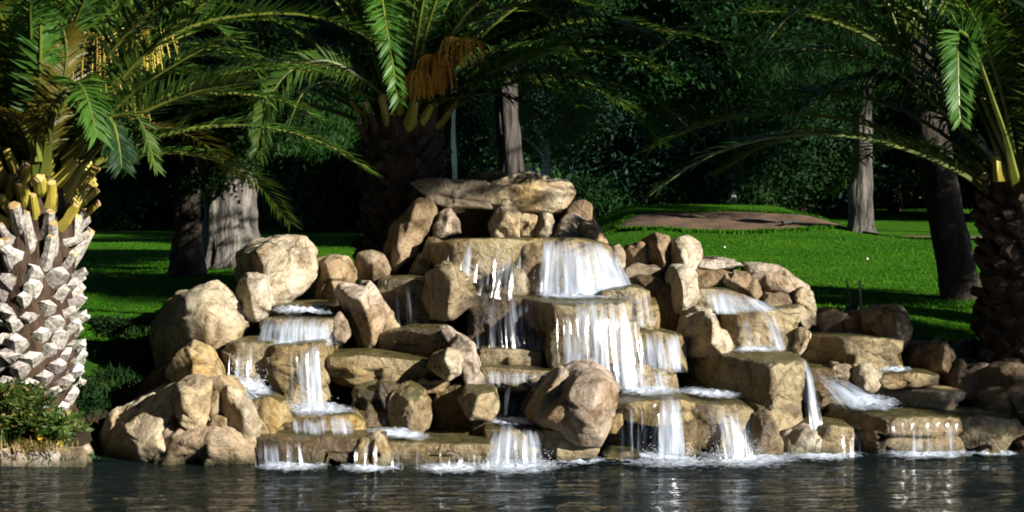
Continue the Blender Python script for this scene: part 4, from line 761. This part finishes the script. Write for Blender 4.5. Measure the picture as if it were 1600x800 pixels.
# the palm on the left, lit from the right
LY = [[M['leaflet'], M['rachis']], [M['leaflet_y'], M['rachis']], [M['leaflet_dk'], M['rachis']], [M['leaflet'], M['rachis']]]
palm('palm with sunlit whitish notched trunk and yellow leaf bases at the left edge', P(52, 648, 16.6), P(56, 262, 16.7), .40, .43, 92, 11, L=3.3, fresh=12, lmats=LY,
     explicit=[
        ([(130,255,16.6),(190,195,16.4),(270,155,16.3),(340,135,16.2),(392,126,16.1)], dict(L0=.42, side=(0,.3,1), n=80, droop=.05)),
        ([(100,250,16.5),(170,150,16.2),(235,75,16.0),(320,5,15.8),(360,-20,15.8)], dict(L0=.45, m='leaflet')),
        ([(110,250,16.5),(190,160,16.2),(250,115,16.0),(330,70,15.9),(385,55,15.8)], dict(L0=.34)),
        ([(90,250,16.8),(180,120,16.9),(290,45,17.0),(400,22,17.1),(500,28,17.2),(592,66,17.3)], dict(L0=.40, side=(0,.2,1), n=100, droop=-.05)),
        ([(60,270,16.3),(45,215,16.1),(25,185,15.9),(-10,170,15.7)], dict(L0=.3, m='leaflet_y', r0=.045)),
        ([(70,270,16.3),(78,200,16.1),(95,150,16.0),(105,80,15.9),(90,10,15.8)], dict(L0=.4, m='leaflet_y', r0=.045)),
        ([(60,250,16.2),(62,160,16.0),(64,60,15.7),(62,-20,15.5)], dict(L0=.35, m='leaflet', r0=.03)),
        ([(120,250,16.6),(125,180,16.3),(118,130,15.9),(135,150,15.5),(152,215,15.3)], dict(L0=.40, m='leaflet', n=60)),
        ([(120,230,16.6),(150,170,16.3),(175,190,16.1),(185,225,16.0),(190,262,15.9)], dict(L0=.36, m='leaflet_dk', n=60)),
        ([(110,240,16.5),(160,190,16.2),(215,185,16.1),(245,265,16.0)], dict(L0=.25, m='leaflet', n=40)),
        ([(90,250,16.9),(150,60,17.2),(250,-10,17.5),(360,60,17.7),(405,120,17.8),(412,200,17.8),(398,255,17.8)], dict(L0=.38, m='leaflet', n=100, side=(1,0,.2), droop=.1)),
     ],
     fruit=[(150,50,16.3,.4,.6,60,'fruit_y'),(215,40,16.4,.4,.5,50,'fruit_y'),(205,140,16.4,.18,.3,26,'fruit_y'),(20,100,16.4,.3,.4,40,'fruit_y')],
     )
# the palm in the centre behind the rocks
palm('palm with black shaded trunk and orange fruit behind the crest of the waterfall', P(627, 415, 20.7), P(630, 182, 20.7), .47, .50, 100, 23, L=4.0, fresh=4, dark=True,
     explicit=[
        ([(640,150,20.3),(600,20,19.7),(592,-40,19.0),(600,20,18.2),(612,90,18.0),(622,158,17.9)], dict(L0=.34, n=110, side=(0,-1,.3), droop=.1)),
        ([(655,150,20.5),(740,128,20.2),(830,115,20.0),(930,122,19.8),(1030,160,19.7),(1090,215,19.6)], dict(L0=.55, m='leaflet_dk', n=100, droop=.7)),
        ([(660,140,20.6),(760,60,20.5),(900,20,20.3),(1030,60,20.1),(1120,130,20.0),(1150,250,20.0)], dict(L0=.6, m='leaflet_dk', n=110, droop=.8)),
        ([(650,130,20.4),(780,-30,20.0),(950,-60,19.5),(1060,0,19.2),(1115,50,19.1),(1150,112,19.0)], dict(L0=.38, m='leaflet', n=100, droop=.2)),
        ([(615,165,20.5),(560,120,20.2),(510,95,20.0),(455,110,19.8),(415,165,19.6),(400,240,19.5)], dict(L0=.42, m='leaflet', n=90, side=(0,-.6,.8), droop=.4)),
        ([(610,170,20.5),(575,150,20.3),(530,130,20.1),(500,128,20.0),(470,150,19.9),(450,200,19.9)], dict(L0=.25, m='leaflet_dk', n=60)),
        ([(650,160,20.5),(720,135,20.3),(800,95,20.2),(880,70,20.0),(960,85,20.0)], dict(L0=.5, m='leaflet', n=80, droop=.2)),
        ([(640,150,20.6),(700,60,20.4),(790,10,20.2),(860,30,20.0),(900,80,20.0)], dict(L0=.5, m='leaflet', n=80, droop=.3)),
        ([(655,165,20.5),(720,150,20.2),(790,150,20.1),(860,190,20.0)], dict(L0=.45, m='leaflet_dk', n=60, droop=.5)),
     ],
     fruit=[(680,85,20.0,.28,.5,80,'fruit'),(655,110,19.9,.2,.35,50,'fruit'),(720,60,20.0,.3,.35,40,'fruit')])
# the palm at the right edge
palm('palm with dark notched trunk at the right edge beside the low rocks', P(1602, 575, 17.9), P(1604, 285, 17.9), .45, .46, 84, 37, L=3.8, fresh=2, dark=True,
     explicit=[
        ([(1588,290,17.5),(1572,220,17.2),(1552,160,16.9),(1525,85,16.6),(1500,48,16.3),(1497,110,16.1),(1500,190,16.0)], dict(L0=.30, n=120, side=(0,-1,.25), r0=.035, droop=.1, bare=.5)),
        ([(1580,270,17.9),(1480,180,17.9),(1400,110,17.8),(1300,80,17.8),(1215,78,17.8),(1150,92,17.8)], dict(L0=.5, m='leaflet_dk', n=110, droop=.6)),
        ([(1585,275,18.0),(1520,200,18.1),(1430,130,18.2),(1330,120,18.2),(1240,170,18.2)], dict(L0=.55, m='leaflet_dk', n=100, droop=.8)),
        ([(1585,260,17.8),(1480,60,17.6),(1340,-20,17.5),(1240,20,17.4),(1190,80,17.4)], dict(L0=.5, m='leaflet_dk', n=100, droop=.5)),
     ])
# leaning palm behind the right one; dark bark colour stands in for trunk shade
palm('leaning thin-trunked palm standing in shade behind the right edge palm', P(1508, 492, 21.8), P(1425, 60, 22.6), .26, .22, 40, 51, L=3.4, boots=False, bark='bark_dk')


# ------------------------------------------------------------------ trees behind
def leaf_cloud(seed, nclump, per, rx, ry, rz, leaf, sig=.42, kind='leaf', shell=.55):
    """crown made of clumps of small leaves with gaps between"""
    r = np.random.default_rng(seed); d = r.normal(size=(nclump, 3)); d /= np.linalg.norm(d, axis=1)[:, None]
    rad = r.uniform(shell, 1, nclump)[:, None] * (1 + .22 * perlin(d * 1.7 + seed))[:, None]
    C = d * rad * np.array([rx, ry, rz]); sg = sig * r.uniform(.6, 1.4, nclump)
    c = np.repeat(C, per, 0) + r.normal(size=(nclump * per, 3)) * np.repeat(sg, per)[:, None] * np.array([1, 1, .62])
    n = len(c); a = r.normal(size=(n, 3)); a /= np.linalg.norm(a, axis=1)[:, None]; 
    if kind == 'needle': a[:, 2] = -np.abs(a[:, 2]) - .5; a /= np.linalg.norm(a, axis=1)[:, None]
    b = np.cross(a, r.normal(size=(n, 3))); b /= np.linalg.norm(b, axis=1)[:, None]
    s = leaf * r.uniform(.6, 1.3, n)[:, None]; w = s * (.45 if kind == 'leaf' else .13); s = s * (1 if kind == 'leaf' else 1.9)
    V = np.stack([c - a * s, c + b * w, c + a * s, c - b * w], 1).reshape(-1, 3)
    return V, np.arange(n * 4).reshape(-1, 4)
def crown_mesh(mat, *a, **k):
    V, f = leaf_cloud(*a, **k); return mesh('crown', V, f, M[mat])
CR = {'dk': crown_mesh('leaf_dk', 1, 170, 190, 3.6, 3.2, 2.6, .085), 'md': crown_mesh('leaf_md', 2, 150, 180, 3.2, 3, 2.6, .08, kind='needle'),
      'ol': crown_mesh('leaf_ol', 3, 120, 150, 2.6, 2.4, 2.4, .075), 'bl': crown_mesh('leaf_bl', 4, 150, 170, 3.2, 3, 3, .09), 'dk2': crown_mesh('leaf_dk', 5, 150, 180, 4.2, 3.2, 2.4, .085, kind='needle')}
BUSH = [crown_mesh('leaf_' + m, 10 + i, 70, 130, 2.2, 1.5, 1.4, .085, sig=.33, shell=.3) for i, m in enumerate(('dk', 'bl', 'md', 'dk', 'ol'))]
def tree(label, px, D, r0, hgt, crowns, lean=0., bark='bark', group=None, py=None, limbs=5, cat='tree', name='tree', wob=.12, split=None):
    X = (px - 800) * D / FPX; z0 = hz(X, D) - .12; root = bpy.data.objects.new(name, None); COL.objects.link(root); root.location = (X, D, z0)
    tag(root, label, cat, group, 'thing'); r = np.random.default_rng(int(abs(px * 7 + D)))
    n = 22; s = np.linspace(0, 1, n); ax = np.c_[lean * s ** 1.5 + wob * np.sin(s * 5 + r.uniform(0, 6)) * s, wob * np.cos(s * 4) * s, hgt * s]
    rad = r0 * (1 - .55 * s) * (1 + .45 * np.exp(-s * hgt * 2.4))
    v, f = tube(ax, rad, 44, .3, px); link('trunk', mesh('trunk', v, f, M[bark], smooth=True), root)
    for k in range(limbs):
        t = .45 + .5 * k / limbs; i = int(t * (n - 1)); a = r.uniform(0, 6.28); L = hgt * r.uniform(.25, .45)
        d = np.array([math.cos(a), math.sin(a), r.uniform(.3, .9)]); p = ax[i]
        cp = curve_pts([p, p + d * L * .4 + (0, 0, .1), p + d * L * .75 + r.normal(0, .12, 3), p + d * L + (0, 0, .25)], 9)
        v, f = tube(cp, np.linspace(rad[i] * .45, .02, 9), 8, .15, k); link('limb', mesh('limb', v, f, M[bark], smooth=True), root)
    for (k, dx, dy, dz, sc) in crowns:
        o = link('crown', CR[k] if isinstance(k, str) else BUSH[k], root, (dx, dy, dz)); o.rotation_euler = (0, 0, r.uniform(0, 6.28)); o.scale = (sc, sc, sc * r.uniform(.85, 1.1))
    return root
# unseen tree past the right palm, crowns placed to shade palm trunks and right bank
tree('unseen shade tree past the right edge palm, crowns placed for their shadow', 800 + 9.6 * FPX / 16.5, 16.5, .28, 9, [('dk', -.2, -2.0, 3.7, .33), ('dk', -.3, -3.7, 3.0, .15), ('dk', 0, 1.1, 4.4, .36), ('dk', .1, -5.8, 9.05, .33), ('dk', 0, -4.9, 9.1, .33), ('dk', .1, -4.0, 9.1, .33)], bark='bark_dk', limbs=0)
# unseen trees added to cut sky light, left of the pond and on its near bank
for X, D, sc, lab in (
                      (-9.5, 19, 1.1, 'added shade tree left of the left palm'), (-10.5, 12.5, 1.2, 'added shade tree over the left shore of the pond'), (-10, 6, 1.25, 'added shade tree on the left shore halfway along'), (-8, -1.5, 1.2, 'added shade tree on the near left shore'),
                      (-3.5, -6, 1.2, 'added shade tree on the near bank'), (2.5, -8.5, 1.2, 'added shade tree beside the open gap on the near bank')):
    h = 4.5 * sc; tree(lab, 800 + X * FPX / D, D, .25, h, [('dk', 0, 0, h * .55 + 1, sc), ('dk', .5, .4, h + 2.2, sc * 1.05), ('dk', -.5, .8, h + 5.2, sc)], bark='bark_dk', limbs=3)

for X, D, lab in ((19, 43, 'added tall clear-trunked shade tree right of the bunker lawn'), (26, 52, 'added tall clear-trunked shade tree far right of the belt')):  # added out of view, crowns raised to shade the tree belt
    tree(lab, 800 + X * FPX / D, D, .3, 12, [('dk', 0, 0, 10.5, 1.1), ('dk', .5, .4, 14, 1.1)], bark='bark_dk', limbs=3)
# unseen trees added to block overhead sky light, crowns all above the picture
for X, D, crowns, lab in ((-8.6, 21, [('dk', 2.0, 0, 11.5, 1.15), ('dk', 6.0, -1, 12.5, 1.1)], 'added tall shade tree left of the palms with crowns over the falls'),
                          (-8.8, 13.5, [('dk', 1.0, 0, 9.5, 1.15), ('dk', 5, 0, 11.5, 1.1)], 'added tall shade tree on the left shore with crowns over the pond'),
                          (10.6, 15.6, [('dk', -3.4, 4.9, 12.7, 1.1), ('dk', -7.8, 3.4, 13.2, 1.1)], 'added tall shade tree right of the palms with crowns over the falls'),
                          (-4.5, 4, [('dk', 0, 3.5, 11, 1.2), ('dk', 5.0, 4.5, 12.5, 1.2)], 'added tall shade tree on the near left shore with crowns over the pond')):
    tree(lab, 800 + X * FPX / D, D, .3, 11, crowns, bark='bark_dk', limbs=3)
# left middle distance
tree('stout old tree with furrowed silvery trunk on the left lawn', 360, 27.5, .44, 4.2, bark='bark_g', crowns=[('md', -.7, .3, 3.3, .62), ('md', 1.2, .3, 2.9, .45), ('dk', .3, 2.0, 4.4, .9)], lean=-.2, limbs=6)
tree('dark stumpy trunk standing just left of the silvery old tree', 291, 25.5, .22, 3.4, [('dk', -.3, .2, 2.9, .55), ('dk', -.6, .8, 4.4, .6)], lean=.1, bark='bark_dk', limbs=3, wob=.03)
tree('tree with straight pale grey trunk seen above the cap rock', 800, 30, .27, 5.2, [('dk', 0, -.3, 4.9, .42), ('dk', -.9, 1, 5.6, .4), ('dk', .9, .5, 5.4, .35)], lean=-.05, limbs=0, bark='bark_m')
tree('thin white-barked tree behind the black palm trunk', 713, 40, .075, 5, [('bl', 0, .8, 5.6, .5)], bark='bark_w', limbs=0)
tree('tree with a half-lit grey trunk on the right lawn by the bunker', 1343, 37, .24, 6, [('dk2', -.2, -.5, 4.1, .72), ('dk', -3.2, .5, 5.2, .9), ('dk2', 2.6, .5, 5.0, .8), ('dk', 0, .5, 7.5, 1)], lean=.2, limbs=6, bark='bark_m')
tree('slender pale sapling beyond the green mound', 1147, 56, .10, 3.2, [('ol', .2, .5, 3.6, .4)], bark='bark_w', limbs=3)
tree('olive green tree catching the sun behind the straight grey trunk', 848, 44, .16, 3, [('ol', 0, 0, 3.6, .62), ('ol', .3, 0, 5.6, .5)], bark='bark_w', limbs=3)
# the dense belt of trees beyond the lawn, each with its own crown
belt = [(-60, 44, 'dk', 1.1, 'dark broad tree at the far left edge of the belt'), (150, 42, 'dk', 1.0, 'dark tree behind the left palm crown'), (250, 46, 'dk2', 1.1, 'feathery dark tree over the two left lawn trunks'),
        (345, 40, 'dk', .85, 'deep green tree hanging over the silvery trunk'), (440, 38, 'md', .8, 'bright green feathery tree left of the black palm trunk'), (525, 42, 'md', .8, 'green feathery tree close against the black palm trunk'), (480, 50, 'dk', 1.1, 'dark tree behind the bright feathery ones'),
        (620, 52, 'dk', 1.1, 'dark tree hidden mostly by the central palm crown'), (700, 50, 'bl', 1.0, 'bluish green tree behind the thin white trunk'), (770, 56, 'dk', 1.1, 'dark tree filling in behind the cap rock'),
        (905, 54, 'bl', 1.15, 'bluish dark tree right of the cap rock'), (990, 58, 'dk', 1.2, 'dark tree above the far left end of the mound'), (1080, 56, 'bl', 1.1, 'bluish dark tree above the middle of the mound'),
        (1165, 60, 'dk', 1.2, 'dark tree behind the slender sapling'), (1250, 62, 'bl', 1.2, 'bluish dark tree over the end of the bunker'), (1310, 70, 'dk', 1.3, 'dark tree just left of the half-lit trunk'),
        (1400, 72, 'ol', 1.2, 'lighter grey-green tree right of the half-lit trunk'), (1470, 74, 'dk', 1.3, 'dark tree seen between the half-lit trunk and the right palm'), (1580, 66, 'dk', 1.3, 'dark tree behind the right palm'), (1700, 60, 'dk', 1.3, 'dark tree beyond the right edge palm')]
for i, (px, D, k, sc, lab) in enumerate(belt):
    if px < 640: D += 26; sc *= 1.55
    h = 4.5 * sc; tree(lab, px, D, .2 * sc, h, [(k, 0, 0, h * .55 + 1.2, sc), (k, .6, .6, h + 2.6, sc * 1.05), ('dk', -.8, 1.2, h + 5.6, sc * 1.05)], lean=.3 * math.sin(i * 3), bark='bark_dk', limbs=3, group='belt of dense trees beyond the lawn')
# shrubs along the foot of the belt
sh = [(-80,60,0),(20,66,1),(100,66,0),(170,64,2),(235,66,1),(300,66,0),(370,66,3),(430,62,4),(490,64,2),(545,66,0),(700,56,2),(755,50,2),(860,54,0),(915,52,3),(965,56,1),(1015,54,0),(1065,56,1),(1115,56,0),(1165,62,2),(1215,62,0),(1262,74,1),(1310,80,0),(1365,82,3),(1420,80,4),(1470,80,1),(1530,78,0),(1600,76,1)]
for i, (px, D, k) in enumerate(sh):
    X = (px - 800) * D / FPX; z = hz(X, D); o = link('shrub', BUSH[k], None, (X, D, z + .75)); sc = 1.0 + .35 * math.sin(i * 2.3); o.scale = (sc, sc, sc * 1.1); o.rotation_euler = (0, 0, i * 1.7)
    near = ['dark leafy', 'bluish dark', 'fresh green', 'dark rounded', 'olive green'][k]
    where = 'beyond the left lawn' if px < 560 else 'behind the crest rocks' if px < 900 else 'behind the green mound' if px < 1250 else 'along the right far lawn'
    tag(o, f'{near} shrub {where}, ' + ['first', 'second', 'third', 'fourth', 'fifth', 'sixth', 'seventh', 'eighth', 'ninth', 'tenth'][len([1 for a in sh[:i] if ('beyond the left lawn' if a[0] < 560 else 'behind the crest rocks' if a[0] < 900 else 'behind the green mound' if a[0] < 1250 else 'along the right far lawn') == where])] + ' from the left of that row', 'shrub', 'shrubs along the foot of the tree belt', 'thing')
# far wood: one mass closing the view, on a low rise
def far_wood():
    r = np.random.default_rng(9); n = 90000; X = r.uniform(-70, 80, n); Y = r.uniform(84, 100, n); top = 17 + 3 * perlin(np.c_[X * .12, Y * .1, X * 0]) + 1.5 * perlin(np.c_[X * .5, Y * .4, X * 0])
    Z = 1 + top * r.random(n) ** .7; c = np.c_[X, Y, Z]; a = r.normal(size=(n, 3)); a /= np.linalg.norm(a, axis=1)[:, None]; b = np.cross(a, r.normal(size=(n, 3))); b /= np.linalg.norm(b, axis=1)[:, None]
    s = r.uniform(.25, .55, n)[:, None]; V = np.stack([c - a * s, c + b * s * .55, c + a * s, c - b * s * .55], 1).reshape(-1, 3)
    tag(link('woodland', mesh('woodland', V, np.arange(n * 4).reshape(-1, 4), M['leaf_dk'])), 'far dense wood closing the view behind the lawn', kind='stuff')
    xx = np.linspace(-140, 150, 60); yy = np.linspace(98, 150, 14); A, B = np.meshgrid(xx, yy); Zh = 1 + 19 * sm(98, 112, B) + 2 * fbm(np.c_[A.ravel() * .05, B.ravel() * .05, 0 * A.ravel()], 3).reshape(A.shape) * sm(98, 110, B)
    tag(link('hill', mesh('hill', np.c_[A.ravel(), B.ravel(), Zh.ravel()], grid_faces(60, 14), M['hill'], smooth=True)), 'wooded hill behind the far wood', kind='structure')
M['hill'] = simple('hill_scrub', (.006, .016, .005), (.015, .035, .01), .4, .95, .05, 0, .5)
far_wood()

# ------------------------------------------------------------------ low plants and small things
def blades(label, spots, n, hgt, w, mat, seed, name='grass', spread=.15, lean=.5, seg=True):
    r = np.random.default_rng(seed); sp = np.array(spots); c = sp[r.integers(0, len(sp), n)] + np.c_[r.normal(0, spread, (n, 2)), np.zeros(n)]
    a = r.uniform(0, 6.28, n); d = np.c_[np.cos(a), np.sin(a), np.zeros(n)]; h = hgt * r.uniform(.4, 1.15, n)[:, None]; ln = lean * r.uniform(.1, 1.2, n)[:, None]
    s = np.c_[-d[:, 1], d[:, 0], d[:, 2]] * w * r.uniform(.7, 1.3, n)[:, None]; up = np.array([0, 0, 1.])
    m = c + up * h * .55 + d * h * ln * .35; t = c + up * h * (1 - .3 * ln) + d * h * ln
    V = np.stack([c - s, c + s, m + s * .8, m - s * .8, t], 1).reshape(-1, 3); k = np.arange(n)[:, None] * 5
    mb = MB(); mb.add(V, q=k + np.array([[0, 1, 2, 3]]), t=k + np.array([[3, 2, 4]])); return tag(link(name, mb.mesh(name, [M[mat]])), label, kind='stuff')
# short turf where the lawn meets the rocks and falls away to the left bank
r = np.random.default_rng(5)
def turf(n, x0, x1, y0, y1, label, h, w, sd):
    X = r.uniform(x0, x1, n); Y = y0 + (y1 - y0) * r.random(n) ** 1.3; Z = height(X, Y); return blades(label, np.c_[X, Y, Z], n, h, w, 'blade', sd, spread=0, lean=.8)
turf(110000, -7.5, 10.5, 18.8, 30, 'short green turf behind the rockwork', .038, .006, 1)
turf(60000, -12, 15, 30, 46, 'green turf of the middle lawn', .035, .010, 2)
# rough grass hanging over the rim of the bunker
rr = np.random.default_rng(8); t_ = rr.random(5000); s_ = t_; half_ = np.maximum(0, 1 - np.abs(2 * s_ - 1) ** 2.6) ** .5
yb = np.where(rr.random(5000) < .5, 38.6 - 2.4 * half_ + .135 * np.sin(s_ * 9 + 1) * half_ + s_ * .2 - .04, 38.6 + 2.7 * half_ + .25 * np.sin(s_ * 14) * half_ + .04) + rr.normal(0, .07, 5000) + .1 * perlin(np.c_[s_ * 22, s_ * 0, s_ * 0])
xb = 2.35 + 5 * s_
blades('rough grass rim of the sand bunker', np.c_[xb, yb, height(xb, yb)], 9000, .10, .014, 'blade', 12, spread=.03, lean=1.)
def bank(x0, x1, y0, y1, n, sd): 
    rr = np.random.default_rng(sd); X = rr.uniform(x0, x1, n); Y = rr.uniform(y0, y1, n); return np.c_[X, Y, height(X, Y)]
blades('shaded ivy and weeds on the dark bank left of the rockwork', bank(-4.4, -3.1, 16.4, 20.5, 90, 3), 3500, .14, .010, 'leaf_dk', 4, name='ground_cover', spread=.12, lean=1.2)  # dark leaf colour stands in for the shadow on the bank
# leafy clump at the foot of the left palm
def weed_clump(label, px, py, D, n, hgt, wid, seed, mats=('weed',), flower=0):
    r = np.random.default_rng(seed); base = np.array(P(px, py, D)); base[2] = max(hz(base[0], D) - .02, base[2] - .05); root = bpy.data.objects.new('bank_plant', None); COL.objects.link(root); root.location = base; tag(root, label, 'plant', None, 'thing')
    mb = MB(); fl = MB()
    for i in range(n):
        a = r.uniform(0, 6.28); ln = r.uniform(.1, 1) * wid; h = hgt * r.uniform(.45, 1.1); st = np.array([r.normal(0, wid * .3), r.normal(0, .1), 0])
        pts = curve_pts([st, st + (math.cos(a) * ln * .4, math.sin(a) * ln * .4, h * .7), st + (math.cos(a) * ln, math.sin(a) * ln, h)], 9)
        v, f = tube(pts, .004, 3); mb.add(v, q=f, m=0)
        for p in pts[2:]:
            for k in range(5):
                d = r.normal(size=3); d[2] = abs(d[2]) * .6; d /= np.linalg.norm(d); b = np.cross(d, r.normal(size=3)); b /= np.linalg.norm(b); L = r.uniform(.04, .09); q = p + r.normal(0, .01, 3)
                mb.add([q, q + d * L * .5 + b * L * .16, q + d * L, q + d * L * .5 - b * L * .16], q=[(0, 1, 2, 3)], m=1 if r.random() < .12 and len(mats) > 1 else 0)
    link('foliage', mb.mesh('foliage', [M[m] for m in mats] if len(mats) > 1 else [M[mats[0]]]), root)
    for i in range(flower):
        fb = MB(); c = np.array([r.normal(0, wid * .35), -.12 - .15 * r.random(), hgt * r.uniform(.1, .5)])
        for k in range(6):
            a = k * 1.05; d = np.array([math.cos(a), -.4, math.sin(a)]) * .03; e = np.array([-math.sin(a), 0, math.cos(a)]) * .012; fb.add([c, c + d * .6 + e, c + d, c + d * .6 - e], q=[(0, 1, 2, 3)])
        link('flower', fb.mesh('flower', [M['flower']]), root)
weed_clump('leafy green plant under the sunlit trunk of the left palm', 22, 690, 16.0, 120, .5, .38, 1, ('weed', 'straw'))
weed_clump('low green plant with yellow flowers beside the edging stones', 78, 695, 15.95, 80, .26, .28, 2, ('weed', 'straw'), 2)
weed_clump('dim green plant in the shade right of the left palm', 128, 640, 16.7, 40, .3, .16, 3, ('leaf_dk',))  # shade put in through the dark leaf colour
weed_clump('shadowed weeds at the head of the dark bank', 170, 520, 19.0, 40, .2, .25, 4, ('leaf_dk',))  # dark leaves here imitate the bank's shadow
blades('dry and green grass tufts hanging over the left edging stones', [P(x, 703, 15.65) for x in (-10, 50, 64, 84)], 260, .12, .005, 'straw', 6, spread=.09, lean=1.1)
blades('fresh green grass along the left water edge', [P(x, 716, 15.72) for x in range(-30, 140, 12)], 420, .06, .005, 'weed', 7, spread=.07, lean=.9)
# spiky plant between the brown boulders and the lawn
def agave(label, px, py, D, leaves):
    b = np.array(P(px, py, D)); root = bpy.data.objects.new('spiky_plant', None); COL.objects.link(root); root.location = b; tag(root, label, 'plant', None, 'thing')
    for (x0, x1, y1, dd, w, mk) in leaves:
        a = np.array(P(x0, py + 6, D)) - b; c = np.array(P(x1, y1, D + dd)) - b; m = a + (c - a) * .5; m[0] = a[0] + (c[0] - a[0]) * .4; pts = curve_pts([a, m, c], 8)
        V = []; 
        for i, p in enumerate(pts):
            ww = w * (1 - (i / 7) ** 2.2) + .001; V += [p + (-ww, 0, 0), p + (0, ww * .5, 0), p + (ww, 0, 0), p + (0, -ww * .25, 0)]
        q = [(i * 4 + k, i * 4 + (k + 1) % 4, i * 4 + 4 + (k + 1) % 4, i * 4 + 4 + k) for i in range(7) for k in range(4)]
        link('leaf', mesh('leaf', np.array(V), np.array(q), M[mk], smooth=True), root)
agave('dark spiky plant with upright sword leaves behind the brown boulders', 1335, 490, 18.9, [(1332,1322,434,.1,.025,'agave'),(1337,1340,448,-.1,.016,'agave'),(1336,1330,460,-.2,.02,'agave'),(1350,1393,460,0,.024,'agave'),(1330,1318,466,.2,.02,'agave')])
agave('low dark spiky tuft at the left end of the brown boulders', 1318, 488, 19.1, [(1318,1308,476,.1,.016,'agave'),(1318,1322,480,0,.014,'agave'),(1318,1330,474,0,.014,'agave')])
def stake(label, px, y0, y1, D, w):
    a = np.array(P(px, y0, D)); b = np.array(P(px - 3, y1, D)); v, f = tube([(0, 0, 0), (b - a) * .5 + (.002, 0, 0), (b - a) * .97, b - a], [w, w, w * .9, w * .5], 7, .1, px)
    tag(link('stake', mesh('stake', v, f, M['wood']), None, a), label, 'stake', None, 'thing')
stake('pale grey stake standing between the spiky plant leaves', 1346, 492, 438, 19.0, .014)
stake('short weathered stick at the foot of the left palm', 102, 684, 645, 16.25, .012)
# rake left lying at the end of the bunker
def rake():
    x, y = (1262 - 800) * 37.2 / FPX, 37.2; z = hz(x, y) + .05; root = bpy.data.objects.new('bunker_rake', None); COL.objects.link(root); root.location = (x, y, z); tag(root, 'dark rake lying at the right end of the sand bunker', 'rake', None, 'thing')
    v, f = tube([(-.3, .3, .06), (.1, .0, .05), (.45, -.25, .03)], .025, 6); link('handle', mesh('handle', v, f, M['dark_plastic']), root)
    v, f = tube([(-.5, .2, .06), (-.3, .32, .09), (-.1, .45, .06)], .04, 6); link('head', mesh('head', v, f, M['dark_plastic']), root)
rake()
for px, py, lab in ((1355, 408, 'small white ball on the lawn above the spiky plant'), (1132, 391, 'small pale ball on the lawn above the coping stone')):
    Y = 20.
    for _ in range(60):
        X = (px - 800) * Y / FPX; 
        if HOR + (CAM_Z - hz(X, Y)) * FPX / Y < py: break
        Y += .25
    d, F = ICO[4]; tag(link('ball', mesh('ball', d * .02, F, M['ball'], smooth=True), None, (X, Y, hz(X, Y) + .035)), lab, 'ball', None, 'thing')
